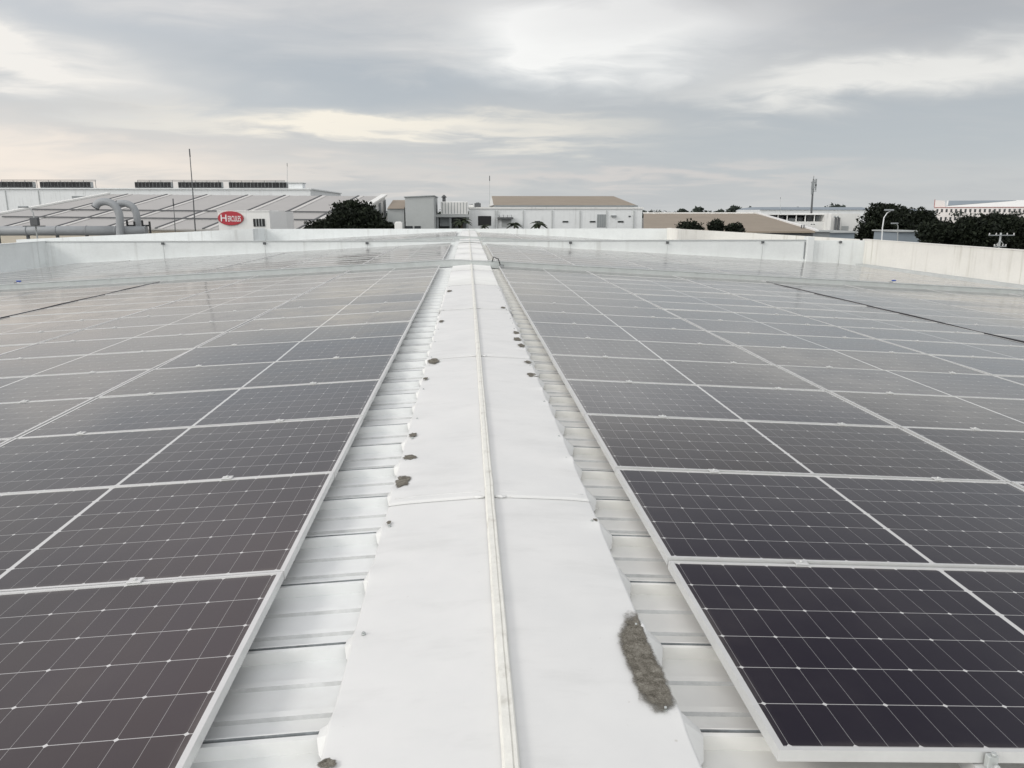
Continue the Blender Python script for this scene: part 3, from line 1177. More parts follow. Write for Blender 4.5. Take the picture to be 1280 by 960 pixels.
b.build('box_cover', M['louvre'], t_)
# blue-handled water taps behind the tray
for px, py, lab in ((1116, 347, 'small blue handled valve behind the tray near the cream wall'), (22, 348, 'small blue handled valve behind the tray near the bluish wall')):
    p = W(px, py, Y_T1 + 0.9)
    x = p.x
    zs = (plane_r(x) if x > 0 else plane_l(x))
    t_ = thing('roof_valve', lab, 'valve', (x, p.y, zs), 'washing water valves')
    b = MB()
    b.tube([(x, p.y, zs - 0.12), (x, p.y, zs + 0.09)], 0.03, 8)
    b.build('pipe_stub', M['sign_white'], t_)
    b = MB()
    b.box((x + 0.03, p.y - 0.02, zs + 0.115), (0.12, 0.05, 0.035), bevel=0.008)
    b.build('handle', M['blue'], t_)
    b = MB()
    b.box((x - 0.05, p.y - 0.02, zs + 0.05), (0.09, 0.06, 0.06), bevel=0.008)
    b.build('valve_body', M['black'], t_)


# ------------------------------------------------------------------ vegetation
def leaf_cloud(b, blobs, n, size, rg, rag=0.72):
    vol = [q[1][0] * q[1][1] * q[1][2] for q in blobs]
    tot = sum(v ** 0.67 for v in vol)
    for (c, r_), v in zip(blobs, vol):
        for _ in range(int(n * v ** 0.67 / tot)):
            d = Vector((rg.gauss(0, 1), rg.gauss(0, 1), rg.gauss(0, 1))).normalized()
            k = 1 + rag * mnoise.noise(d * 2.3 + Vector(c) * 0.7)
            rad = k * (rg.random() ** 0.35)
            p = Vector(c) + Vector((d.x * r_[0], d.y * r_[1], d.z * r_[2])) * rad
            nrm = Vector((rg.gauss(0, 1), rg.gauss(0, 1), rg.gauss(0.5, 1))).normalized()
            a = nrm.orthogonal().normalized()
            a = Matrix.Rotation(rg.random() * 6.28, 3, nrm) @ a
            q = nrm.cross(a)
            s = size * rg.uniform(0.6, 1.35)
            b.quad([p - a * s, p - q * s * 0.45, p + a * s, p + q * s * 0.45])


def tree(name, label, cat, base, blobs, n, size, group=None, leaf='leaf', seed=0, trunk_r=0.22):
    if leaf == 'leaf':
        n, size = int(n * 1.9), size * 0.74
    rg = random.Random(seed)
    t_ = thing(name, label, cat, base, group)
    b = MB()
    leaf_cloud(b, blobs, n, size, rg)
    b.build('crown', M[leaf], t_, recalc=False)
    b = MB()
    base = Vector(base)
    c0 = Vector(blobs[0][0])
    fork = base.lerp(c0, 0.62)
    b.tube([base, base.lerp(fork, 0.5) + Vector((rg.uniform(-.2, .2), 0, 0)), fork], trunk_r, 8, True, trunk_r * 0.65)
    for c, r_ in blobs[:7]:
        e = Vector(c)
        b.tube([fork - Vector((0, 0, 0.2)), fork.lerp(e, 0.5) + Vector((rg.uniform(-.3, .3), rg.uniform(-.3, .3), 0.2)), e], trunk_r * 0.5, 6, True, trunk_r * 0.12)
    b.build('trunk', M['bark'], t_)
    return t_


def px_blobs(Y, spec, deep=0.8):
    """spec: (px, py, rx px, ry px) read off the photo, at distance Y"""
    out = []
    for i, (px, py, rx, ry) in enumerate(spec):
        dy = ((i * 37) % 11 - 5) / 5 * rx / F_PX * Y * 0.35
        p = W(px, py, Y + dy)
        out.append((p, (rx / F_PX * Y, rx / F_PX * Y * deep, ry / F_PX * Y)))
    return out


def base_at(px, Y):
    p = W(px, 300, Y)
    return (p.x, Y, GZ)


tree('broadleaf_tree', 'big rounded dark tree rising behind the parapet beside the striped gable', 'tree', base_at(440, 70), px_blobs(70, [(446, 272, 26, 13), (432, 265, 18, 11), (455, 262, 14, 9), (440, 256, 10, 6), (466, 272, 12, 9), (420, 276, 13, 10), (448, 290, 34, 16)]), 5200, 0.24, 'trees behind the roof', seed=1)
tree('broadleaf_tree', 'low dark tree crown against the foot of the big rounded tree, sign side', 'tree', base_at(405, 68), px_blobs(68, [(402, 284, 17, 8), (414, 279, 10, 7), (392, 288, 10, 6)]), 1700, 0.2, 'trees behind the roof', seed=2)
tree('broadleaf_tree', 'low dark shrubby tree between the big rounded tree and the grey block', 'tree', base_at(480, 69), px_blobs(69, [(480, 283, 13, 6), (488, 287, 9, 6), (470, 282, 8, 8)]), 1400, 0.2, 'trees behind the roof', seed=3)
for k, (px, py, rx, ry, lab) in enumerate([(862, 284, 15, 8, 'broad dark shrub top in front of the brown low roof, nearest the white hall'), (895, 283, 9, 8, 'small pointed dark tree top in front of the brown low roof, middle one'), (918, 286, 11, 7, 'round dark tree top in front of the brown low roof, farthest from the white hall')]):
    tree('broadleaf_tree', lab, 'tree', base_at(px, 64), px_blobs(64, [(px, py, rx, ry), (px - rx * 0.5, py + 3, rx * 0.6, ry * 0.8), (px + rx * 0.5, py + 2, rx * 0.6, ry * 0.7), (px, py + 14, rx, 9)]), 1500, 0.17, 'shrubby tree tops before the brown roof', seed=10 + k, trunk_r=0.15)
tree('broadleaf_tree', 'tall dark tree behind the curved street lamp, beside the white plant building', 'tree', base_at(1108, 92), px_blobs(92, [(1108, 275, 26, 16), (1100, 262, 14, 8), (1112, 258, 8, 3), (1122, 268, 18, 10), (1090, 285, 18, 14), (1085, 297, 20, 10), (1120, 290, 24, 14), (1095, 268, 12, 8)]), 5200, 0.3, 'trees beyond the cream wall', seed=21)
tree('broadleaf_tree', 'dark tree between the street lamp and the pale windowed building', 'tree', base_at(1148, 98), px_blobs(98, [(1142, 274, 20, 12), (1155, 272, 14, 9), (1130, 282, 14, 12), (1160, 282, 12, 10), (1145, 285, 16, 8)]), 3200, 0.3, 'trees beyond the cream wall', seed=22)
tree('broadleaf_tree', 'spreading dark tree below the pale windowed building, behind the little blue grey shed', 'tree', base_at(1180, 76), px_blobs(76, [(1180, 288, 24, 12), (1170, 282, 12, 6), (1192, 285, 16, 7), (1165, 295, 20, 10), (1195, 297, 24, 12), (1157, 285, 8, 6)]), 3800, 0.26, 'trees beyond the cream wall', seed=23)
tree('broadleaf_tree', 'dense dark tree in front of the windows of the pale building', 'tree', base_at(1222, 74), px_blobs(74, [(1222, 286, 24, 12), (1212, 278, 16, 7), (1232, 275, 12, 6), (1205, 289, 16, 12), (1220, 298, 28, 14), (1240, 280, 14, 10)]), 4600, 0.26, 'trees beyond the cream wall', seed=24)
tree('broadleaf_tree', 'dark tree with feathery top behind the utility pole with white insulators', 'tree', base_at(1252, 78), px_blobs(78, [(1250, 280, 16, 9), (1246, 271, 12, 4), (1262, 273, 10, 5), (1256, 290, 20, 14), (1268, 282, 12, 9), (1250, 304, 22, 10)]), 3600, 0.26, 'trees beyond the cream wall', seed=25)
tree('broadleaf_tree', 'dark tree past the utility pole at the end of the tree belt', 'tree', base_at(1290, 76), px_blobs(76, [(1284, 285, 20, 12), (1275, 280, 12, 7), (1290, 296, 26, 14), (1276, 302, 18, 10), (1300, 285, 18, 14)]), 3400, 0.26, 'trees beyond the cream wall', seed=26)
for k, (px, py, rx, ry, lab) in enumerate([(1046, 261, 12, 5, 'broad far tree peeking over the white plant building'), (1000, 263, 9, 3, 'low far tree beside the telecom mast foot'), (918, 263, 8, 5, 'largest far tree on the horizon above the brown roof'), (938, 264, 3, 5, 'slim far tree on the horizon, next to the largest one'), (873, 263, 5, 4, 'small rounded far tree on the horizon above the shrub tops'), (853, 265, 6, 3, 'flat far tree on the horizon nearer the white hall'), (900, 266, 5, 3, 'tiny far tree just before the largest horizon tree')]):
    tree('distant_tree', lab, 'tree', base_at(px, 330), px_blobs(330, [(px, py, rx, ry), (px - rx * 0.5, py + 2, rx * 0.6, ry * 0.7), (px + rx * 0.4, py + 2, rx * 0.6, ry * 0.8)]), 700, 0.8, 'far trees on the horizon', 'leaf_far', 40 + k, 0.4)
# far treeline
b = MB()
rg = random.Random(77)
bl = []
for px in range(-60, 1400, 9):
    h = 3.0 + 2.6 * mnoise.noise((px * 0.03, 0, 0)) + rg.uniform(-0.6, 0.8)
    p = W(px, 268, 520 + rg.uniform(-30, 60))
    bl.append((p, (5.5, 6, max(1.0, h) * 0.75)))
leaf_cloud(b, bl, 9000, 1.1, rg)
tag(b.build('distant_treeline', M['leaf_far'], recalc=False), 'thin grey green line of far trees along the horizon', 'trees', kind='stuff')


def palm(label, px, py, Y, rad, seed):
    rg = random.Random(seed)
    top = W(px, py, Y)
    t_ = thing('palm_tree', label, 'palm', (top.x, Y, GZ), 'small palms before the white hall')
    b = MB()
    b.tube([(top.x, Y, GZ), (top.x + 0.1, Y, (GZ + top.z) / 2), tuple(top)], 0.16, 7, True, 0.11)
    b.build('trunk', M['bark'], t_)
    b = MB()
    for k in range(15):
        a = 2 * math.pi * k / 15 + rg.uniform(-.2, .2)
        el = rg.uniform(0.1, 1.1)
        L = rad * rg.uniform(0.8, 1.15)
        prev = None
        for i in range(7):
            s = i / 6
            h = L * s * math.cos(el * (1 - 0.3 * s))
            p = top + Vector((math.cos(a) * h, math.sin(a) * h, math.sin(el) * L * s - 0.75 * L * s * s))
            wd = 0.20 * rad * (math.sin(math.pi * (0.12 + 0.86 * s)))
            side = Vector((-math.sin(a), math.cos(a), 0)) * wd
            cur = (p - side - Vector((0, 0, wd * 0.5)), p, p + side - Vector((0, 0, wd * 0.5)))
            if prev:
                b.quad([prev[0], prev[1], cur[1], cur[0]])
                b.quad([prev[1], prev[2], cur[2], cur[1]])
            prev = cur
    b.build('crown', M['palm'], t_, recalc=False)


palm('small dark palm at the shadowed yard beside the silver tank', 577, 277, 92, 1.5, 1)
palm('tiny dark palm below the square black opening of the white hall', 606, 283, 100, 0.9, 2)
palm('small dark palm beside the awning of the white hall', 643, 281, 100, 1.3, 3)
palm('small dark palm below the first slit window of the white hall', 674, 280, 100, 1.4, 4)

# ------------------------------------------------------------------ buildings behind
# far white hall with rooftop units
Y = 170
hall = thing('white_hall', 'long bluish white hall with a row of dark rooftop units behind the striped shed', 'building', (W(180, 250, Y).x, Y, GZ))
zl, zr = W(60, 236.5, Y).z, W(300, 237, Y).z
xa, xm, xb = W(-60, 240, Y).x, W(142, 240, Y).x, W(388, 240, Y).x
b = MB()
b.span((xa, Y, GZ), (xb, Y + 40, zl))
b.build('wall', M['white'], hall)
b = MB()
b.span((xa - 0.3, Y - 0.3, zl + 0.003), (xb + 0.3, Y + 40.3, zl + 0.25))
b.build('roof', M['white'], hall)
a_, c_ = W(90, 245, Y), W(109, 254, Y)
b = MB()
b.span((a_.x, Y - 0.12, c_.z), (c_.x, Y - 0.003, a_.z))
b.build('louvre_window', M['louvre'], hall)
for px in (11, 52):
    q = W(px, 270, Y)
    b = MB()
    b.span((q.x - 0.08, Y - 0.1, GZ), (q.x + 0.08, Y - 0.003, zl - 0.3))
    b.build('downpipe', M['grey'], hall)
unit_b = MB()
unit_b.span((-0.72, -0.6, 0), (0.72, 0.6, 0.16), 1)
unit_b.span((-0.78, -0.6, 0.162), (0.78, 0.6, 1.30), 0, 0.02)
unit_b.span((-0.72, -0.63, 0.20), (-0.03, -0.603, 1.22), 2)
unit_b.span((0.03, -0.63, 0.20), (0.72, -0.603, 1.22), 2)
unit_b.tube([(-0.33, 0, 1.302), (-0.33, 0, 1.34)], 0.26, 10, mi=2)
unit_b.tube([(0.33, 0, 1.302), (0.33, 0, 1.34)], 0.26, 10, mi=2)
u0 = unit_b.build('condenser_unit', [M['grey'], M['darkgrey'], M['black']])
n_ = 0
spots = [(px, 'first run') for px in range(3, 118, 9) if px not in (48,)] + [(px, 'second run') for px in range(175, 356, 9) if px not in (220, 283)]
for k, (px, run) in enumerate(spots):
    o = u0 if k == 0 else u0.copy()
    if k:
        COL.objects.link(o)
    q = W(px, 236, Y + 1.5)
    o.location = (q.x, Y + 1.5, zl + 0.26)
    tag(o, 'dark rooftop condenser unit in the row on the long bluish white hall' if run == 'first run' else 'dark rooftop condenser unit in the row behind the tall thin mast', 'condenser', 'rooftop units, row nearer the duct' if run == 'first run' else 'rooftop units, row behind the mast')
for (pa, pb, lab) in ((0, 119, 'thin steel pipe rack above the shorter row of rooftop units'), (171, 356, 'thin steel pipe rack above the longer row of rooftop units')):
    t_ = thing('pipe_rack', lab, 'pipe rack', (W((pa + pb) / 2, 236, Y).x, Y + 1.5, zl + 0.26))
    x0_, x1_ = W(pa, 236, Y).x, W(pb, 236, Y).x
    b = MB()
    for dz in (1.42, 1.62):
        b.span((x0_, Y + 0.7, zl + 0.26 + dz), (x1_, Y + 0.8, zl + 0.26 + dz + 0.07))
    b.build('pipe', M['darkgrey'], t_)
    x = x0_
    while x < x1_:
        b = MB()
        b.span((x, Y + 0.72, zl + 0.262), (x + 0.07, Y + 0.78, zl + 1.85))
        b.build('rack_post', M['darkgrey'], t_)
        x += 2.4
q = W(374, 237, Y)
t_ = thing('stair_head', 'small white rooftop stair box at the end of the rooftop units', 'rooftop box', (q.x, Y + 3, zl))
b = MB()
b.span((W(360, 237, Y).x, Y + 1, zl + 0.26), (W(377, 237, Y).x, Y + 4, W(360, 229, Y).z))
b.build('wall', M['white'], t_)
b = MB()
b.span((W(359, 237, Y).x, Y + 0.8, W(360, 229, Y).z + 0.002), (W(378, 237, Y).x, Y + 4.2, W(360, 228, Y).z))
b.build('roof', M['grey'], t_)

# shed with pale ribbed roof, turned about eight degrees
TH = R(8)
UPS, ALO = Vector((math.sin(TH), math.cos(TH), 0)), Vector((math.cos(TH), -math.sin(TH), 0))
RR = Vector((-10.7, 103, 1.95))
SL, DZ = 23.5, 3.85
LEN, LEN_EAVE = 38.0, 43.0
shed = thing('striped_shed', 'wide pale shed roof divided by dark diagonal strips, behind the red oval sign', 'building', (-30, 95, GZ))


def sp(t, s, h=0.0):
    """t metres along the ridge from its right end, s metres down the slope"""
    return RR - ALO * t - UPS * s + Vector((0, 0, -s / SL * DZ + 0.35 * t / 40 + h))


b = MB()
b.prism([sp(0, 0), sp(LEN, 0), sp(LEN_EAVE, SL), sp(0, SL)], (0, 0, -0.15))
b.build('roof', M['shed'], shed)
marks = [3.4, 8.4, 13.3, 18.4, 24.0, 29.5, 35.0]
for t0 in marks:
    b = MB()
    b.prism([sp(t0, 0.1, 0.01), sp(t0 + 0.25, 0.1, 0.01), sp(t0 + 0.25, SL - 0.1, 0.01), sp(t0, SL - 0.1, 0.01)], (0, 0, 0.10))
    b.build('roof_gutter', M['darkgrey'], shed)
    b = MB()
    b.prism([sp(t0 - 0.60, 0.1, 0.008), sp(t0 - 0.05, 0.1, 0.008), sp(t0 - 0.05, SL - 0.1, 0.008), sp(t0 - 0.60, SL - 0.1, 0.008)], (0, 0, 0.05))
    b.build('white_strip', M['shed_light'], shed)
for s0 in (13.0, 18.0):
    b = MB()
    b.prism([sp(0.9, s0, 0.065), sp(LEN + 1.4, s0, 0.065), sp(LEN + 1.4, s0 + 0.16, 0.065), sp(0.9, s0 + 0.16, 0.065)], (0, 0, 0.12))
    b.build('cross_strip', M['darkgrey'], shed)
b = MB()
b.prism([sp(-0.25, -0.1, 0.012), sp(0.55, -0.1, 0.012), sp(0.55, SL, 0.012), sp(-0.25, SL, 0.012)], (0, 0, 0.22))
b.build('verge', M['pale'], shed)
b = MB()
b.prism([sp(LEN - 0.35, -0.1, 0.012), sp(LEN + 0.2, -0.1, 0.012), sp(LEN_EAVE + 0.2, SL, 0.012), sp(LEN_EAVE - 0.35, SL, 0.012)], (0, 0, 0.2))
b.build('verge', M['pale'], shed)
b = MB()
p0, p1 = sp(0, SL - 0.4), sp(LEN_EAVE, SL - 0.4)
b.prism([(p0.x, p0.y, GZ), (p1.x, p1.y, GZ), (p1.x, p1.y, p1.z - 0.2), (p0.x, p0.y, p0.z - 0.2)], UPS * 0.25)
b.build('eave_wall', M['beige'], shed)
b = MB()
p0, p1 = sp(0.02, SL - 0.4), sp(0.02, 0)
b.prism([(p0.x, p0.y, GZ), (p1.x, p1.y, GZ), (p1.x, p1.y, p1.z - 0.16), (p0.x, p0.y, p0.z - 0.16)], -ALO * 0.25)
b.build('gable_wall', M['pale'], shed)
for k in range(8):
    s0 = 1.0 + k * 2.6
    p = sp(-0.1, s0)
    b = MB()
    b.prism([(p.x, p.y, GZ), (p.x + UPS.x * 0.7, p.y + UPS.y * 0.7, GZ), (p.x + UPS.x * 0.7, p.y + UPS.y * 0.7, p.z - 0.25), (p.x, p.y, p.z - 0.35)], ALO * 0.05)
    b.build('gable_panel', M['louvre'], shed)

# duct and goosenecks
Y = 68
zd = W(60, 288.5, Y).z
duct = thing('air_duct', 'fat grey horizontal air duct behind the bluish parapet', 'duct', (W(60, 288, Y).x, Y, zd))
b = MB()
b.tube([(W(-60, 288, Y).x, Y, zd), (W(183, 288, Y).x, Y, zd)], 0.40, 16)
b.build('duct_pipe', M['duct'], duct)
for px in range(-40, 183, 37):
    x = W(px, 288, Y).x
    b = MB()
    b.tube([(x, Y, zd), (x + 0.07, Y, zd)], 0.44, 16)
    b.build('flange', M['duct'], duct)
    b = MB()
    b.span((x - 0.1, Y - 0.1, GZ), (x + 0.1, Y + 0.1, zd - 0.3))
    b.build('support_post', M['darkgrey'], duct)


def gooseneck(label, pts, Y, r):
    P = [W(px, py, Y) for px, py in pts]
    # smooth the read-off path
    Q = []
    for i in range(len(P) - 1):
        p0, p1, p2, p3 = P[max(i - 1, 0)], P[i], P[i + 1], P[min(i + 2, len(P) - 1)]
        for k in range(5):
            s = k / 5
            Q.append(0.5 * ((2 * p1) + (p2 - p0) * s + (2 * p0 - 5 * p1 + 4 * p2 - p3) * s * s + (3 * p1 - p0 - 3 * p2 + p3) * s ** 3))
    Q.append(P[-1])
    t_ = thing('gooseneck_pipe', label, 'vent pipe', (P[0].x, Y, zd), 'goosenecks on the grey duct')
    b = MB()
    b.tube(Q, r, 14, False)
    b.build('pipe', M['duct'], t_)
    d = (Q[-1] - Q[-2]).normalized()
    b = MB()
    b.tube([Q[-1] - d * 0.06, Q[-1] + d * 0.03], r * 1.06, 14)
    b.build('mouth', M['darkgrey'], t_)


gooseneck('grey gooseneck vent pipe curling over with open mouth, taller one in front', [(150, 296), (150, 280), (149, 268), (145, 259), (138, 253.5), (130, 252), (123, 254), (119, 259)], 67.2, 0.31)
gooseneck('grey gooseneck vent pipe standing behind its twin, nearer the masts', [(173, 296), (172, 280), (170.5, 268), (167, 260), (161, 255.5), (153, 254), (147, 255)], 68.8, 0.29)
# valve wheels beside the pipes
for px, lab in ((163, 'small black pipe fitting between the two gooseneck pipes'), (182, 'small black pipe fitting beside the second gooseneck pipe')):
    q = W(px, 282, 68)
    t_ = thing('pipe_fitting', lab, 'pipe fitting', tuple(q), 'black pipe fittings at the goosenecks')
    b = MB()
    b.tube([(q.x - 0.25, 68, q.z), (q.x + 0.35, 68, q.z)], 0.07, 8)
    b.build('pipe', M['black'], t_)
    b = MB()
    b.span((q.x - 0.3, 67.9, q.z - 0.9), (q.x - 0.2, 68.1, q.z + 0.45))
    b.span((q.x + 0.3, 67.9, q.z - 0.9), (q.x + 0.4, 68.1, q.z + 0.35))
    b.build('post', M['black'], t_)


# masts and lamps
def mast(name, label, cat, pts, Y, r, m='grey', extra=None):
    P = [W(px, py, Y) for px, py in pts]
    t_ = thing(name, label, cat, (P[0].x, Y, GZ))
    b = MB()
    b.tube([(P[0].x, Y, GZ)] + P, r, 7, True, r * 0.5)
    b.build('pole', M[m], t_)
    if extra:
        extra(t_, P[-1], Y)
    return t_


def lamp_head(t_, p, Y):
    b = MB()
    b.box((p.x - 0.25, Y, p.z + 0.02), (0.75, 0.28, 0.14), bevel=0.04)
    b.build('lamp_head', M['louvre'], t_)


def mast_tip(t_, p, Y):
    b = MB()
    b.tube([p, p + Vector((0, 0, 0.7))], 0.06, 5)
    b.build('tip', M['darkgrey'], t_)


mast('radio_mast', 'tall thin rust grey mast in front of the striped shed roof', 'mast', [(244, 285), (241, 240), (237.5, 196)], 74, 0.075, 'darkgrey', mast_tip)
mast('radio_mast', 'short thin dark pole between the goosenecks and the tall mast', 'mast', [(219, 288), (218, 270), (217, 258)], 74, 0.05, 'darkgrey', mast_tip)
mast('radio_mast', 'very thin pale mast over the rooftop stair box', 'mast', [(359, 236), (359, 208)], 172, 0.09, 'grey', mast_tip)
mast('radio_mast', 'thin pale aerial at the corner of the brown hipped roof', 'mast', [(612, 257), (612, 226)], 113, 0.06, 'grey', mast_tip)
mast('street_lamp', 'grey street lamp on a bent pole above the air duct', 'street lamp', [(46, 292), (44, 278), (41, 265), (37, 260), (33, 259)], 66, 0.07, 'grey', lamp_head)
mast('street_lamp', 'curved white street lamp pole before the tall dark tree', 'street lamp', [(1102, 304), (1103, 285), (1105, 272), (1109, 266), (1115, 263)], 62, 0.06, 'white', lamp_head)
mast('street_lamp', 'short grey lamp post beside the tiny blue grey shed', 'street lamp', [(1122, 300), (1122.5, 283), (1121, 279.5)], 80, 0.06, 'grey', lamp_head)
q = W(43.5, 277, 65.6)
t_ = thing('equipment_cabinet', 'small dark cabinet on a platform on the lamp pole above the duct', 'cabinet', tuple(q))
b = MB()
b.box((q.x, 65.6, q.z), (0.6, 0.4, 0.62), bevel=0.03)
b.build('cabinet_body', M['darkgrey'], t_)
b = MB()
b.box((q.x - 0.1, 65.6, q.z - 0.36), (1.5, 0.6, 0.07))
b.build('platform', M['darkgrey'], t_)

# sign building
Y = 72
a_, c_ = W(272, 264.5, Y), W(352, 300, Y)
sg = thing('sign_building', 'small white flat block carrying the red oval sign', 'building', ((a_.x + c_.x) / 2, Y, GZ))
b = MB()
b.span((a_.x, Y, GZ), (W(337, 270, Y).x, Y + 6, a_.z))
b.build('wall', M['pale'], sg)
b = MB()
b.prism([(W(337, 270, Y).x + 0.002, Y, GZ), (c_.x, Y + 2.5, GZ), (c_.x, Y + 2.5, a_.z), (W(337, 270, Y).x + 0.002, Y, a_.z)], (0, 3, 0))
b.build('side_wall', M['sign_white'], sg)
b = MB()
b.span((a_.x - 0.05, Y - 0.05, a_.z + 0.002), (W(337, 270, Y).x + 0.05, Y + 6.05, a_.z + 0.1))
b.build('roof_edge', M['pale'], sg)
p0, p1 = W(316.5, 273.5, Y), W(331.5, 283, Y)
b = MB()
b.span((p0.x, Y - 0.06, p1.z), (p1.x, Y - 0.003, p0.z))
wn = b.build('louvre_window', M['black'], sg)
for k in range(1, 4):
    x = p0.x + (p1.x - p0.x) * k / 4
    b = MB()
    b.span((x - 0.03, Y - 0.1, p1.z), (x + 0.03, Y - 0.063, p0.z))
    b.build('mullion', M['grey'], wn)
p0 = W(288.7, 272.8, Y)
os_ = thing('oval_sign', 'red oval sign with white serif lettering on the small white block', 'sign', (p0.x, Y - 0.1, p0.z))
rx, rz = 15.2 / F_PX * Y, 8.4 / F_PX * Y
for nm, s, y0, y1, mm in (('rim', 1.0, -0.12, -0.004, 'redtrim'), ('face', 0.95, -0.15, -0.122, 'red')):
    b = MB()
    b.prism([(p0.x + math.cos(2 * math.pi * k / 48) * rx * s, Y + y0, p0.z + math.sin(2 * math.pi * k / 48) * rz * s) for k in range(48)], (0, y1 - y0, 0))
    b.build(nm, M[mm], os_)


def letters(txt, size, x, z, y, parent, m):
    cu = bpy.data.curves.new('lettering', 'FONT')
    cu.body = txt
    cu.size = size
    cu.align_x = 'LEFT'
    cu.align_y = 'BOTTOM_BASELINE'
    cu.extrude = 0.01
    cu.offset = 0.004
    o = bpy.data.objects.new('lettering', cu)
    COL.objects.link(o)
    o.parent = parent
    o.location = Vector((x, y, z)) - Vector(parent['_base'])
    o.rotation_euler = (math.pi / 2, 0, 0)
    me = bpy.data.meshes.new_from_object(o)
    bpy.data.objects.remove(o)
    o = bpy.data.objects.new('lettering', me)
    COL.objects.link(o)
    o.parent = parent
    o.location = Vector((x, y, z)) - Vector(parent['_base'])
    o.rotation_euler = (math.pi / 2, 0, 0)
    me.materials.clear()
    me.materials.append(m)
    return o


l1 = letters('H', 0.88, p0.x - rx * 0.80, p0.z - 0.28, Y - 0.165, os_, M['sign_white'])
l2 = letters('ERCULES', 0.70, p0.x - rx * 0.80 + 0.68, p0.z - 0.28, Y - 0.165, os_, M['sign_white'])
l2.scale.x = (rx * 1.60 - 0.68) / max(v.co.x for v in l2.data.vertices)
q = W(258, 283, 71)
t_ = thing('parked_van', 'white vehicle roof just showing below the red oval sign', 'van', (q.x, 71, GZ)) if False else None

# grey block and its brown roofed neighbour
Y = 95
a_, c_ = W(506, 246, Y), W(543, 290, Y)
t_ = thing('grey_block', 'plain tall grey clad block between the striped gable and the silver tank', 'building', ((a_.x + c_.x) / 2, Y, GZ))
b = MB()
b.prism([(a_.x, Y, GZ), (c_.x, Y, GZ), (c_.x, Y, W(543, 245.3, Y).z), (a_.x, Y, W(506, 247, Y).z)], (0, 12, 0))
b.build('wall', M['grey'], t_)
b = MB()
b.prism([(a_.x - 0.1, Y - 0.15, W(506, 247, Y).z + 0.01), (c_.x + 0.1, Y - 0.15, W(543, 245.3, Y).z + 0.01), (c_.x + 0.1, Y - 0.15, W(543, 245.3, Y).z + 0.12), (a_.x - 0.1, Y - 0.15, W(506, 247, Y).z + 0.12)], (0, 12.3, 0))
b.build('roof', M['louvre'], t_)
for px0, px1 in ((507, 516), (518, 526)):
    p0, p1 = W(px0, 282.5, Y), W(px1, 287, Y)
    b = MB()
    b.span((p0.x, Y - 0.06, p1.z), (p1.x, Y - 0.003, p0.z))
    b.build('window', M['glass'], t_)
Y = 97
t_ = thing('brown_roof_shed', 'grey walled shed with a small brown roof beside the plain grey block', 'building', (W(496, 260, Y).x, Y, GZ))
p0, p1 = W(484, 261, Y), W(508, 261, Y)
b = MB()
b.span((p0.x, Y, GZ), (p1.x - 0.3, Y + 8, p0.z))
b.build('wall', M['grey'], t_)
b = MB()
zt = W(490, 250, Y + 8).z
b.prism([(p0.x, Y - 0.3, p0.z + 0.01), (p0.x, Y + 8, zt), (p0.x, Y + 16, p0.z), ], (p1.x - p0.x - 0.3, 0, 0))
b.build('roof', M['brown'], t_)
t_ = thing('water_tank', 'small white square water tank beside the low shrubby tree', 'tank', (W(498, 280, 66).x, 66, GZ))
p0, p1 = W(493, 278, 66), W(503, 292, 66)
b = MB()
b.span((p0.x, 66, p1.z - 1), (p1.x, 66.7, p0.z), bevel=0.03)
b.build('tank_body', M['pale'], t_)
b = MB()
b.span((p0.x + 0.1, 66.1, p0.z + 0.001), (p1.x - 0.1, 66.6, p0.z + 0.06), bevel=0.02)
b.build('lid', M['pale'], t_)
b = MB()
b.span((p0.x + 0.05, 66.05, GZ), (p1.x - 0.05, 66.65, p1.z - 1.002))
b.build('stand', M['darkgrey'], t_)

# silver tank house over dark yard
Y = 101
t_ = thing('plant_house', 'silver sheet clad plant house above a shadowed yard, beside the white hall', 'building', (W(566, 270, Y).x, Y, GZ))
p0, p1 = W(551, 252, Y), W(585, 268, Y)
b = MB()
b.span((p0.x, Y, p1.z), (p1.x, Y + 7, p0.z), bevel=0.05)
b.build('cladding', M['pale'], t_)
for k in range(9):
    x = p0.x + 0.2 + (p1.x - p0.x - 0.4) * k / 8
    b = MB()
    b.span((x - 0.03, Y - 0.05, p1.z + 0.1), (x + 0.03, Y - 0.003, p0.z - 0.1))
    b.build('seam', M['louvre'], t_)
b = MB()
b.span((p0.x - 0.9, Y + 3.5, GZ), (p1.x, Y + 7.0, p1.z - 0.002))
b.build('back_wall', M['darkgrey'], t_)
b = MB()
b.span((p0.x - 1.0, Y - 0.3, p1.z - 0.35), (p1.x + 0.1, Y + 3.4, p1.z - 0.003))
b.build('canopy', M['grey'], t_)
for px in (547, 563, 584):
    x = W(px, 270, Y).x
    b = MB()
    b.span((x - 0.12, Y, GZ), (x + 0.12, Y + 0.24, p1.z - 0.352))
    b.build('post', M['louvre'], t_)
b = MB()
q0, q1 = W(549, 271, Y), W(562, 283, Y)
b.span((q0.x, Y + 1.0, q1.z), (q1.x, Y + 3.0, q0.z), bevel=0.05)
b.build('machine', M['louvre'], t_)
t_ = thing('roof_vent', 'small dark cowl on top of the silver plant house', 'vent', (W(555, 250, Y).x, Y + 2, p0.z))
q0 = W(555, 247, Y + 2)
b = MB()
b.tube([(q0.x, Y + 2, p0.z), (q0.x, Y + 2, q0.z)], 0.22, 8)
b.build('stack', M['darkgrey'], t_)
b = MB()
b.tube([(q0.x, Y + 2, q0.z + 0.01), (q0.x, Y + 2, q0.z + 0.35)], 0.4, 8, True, 0.08)
b.build('cowl', M['darkgrey'], t_)

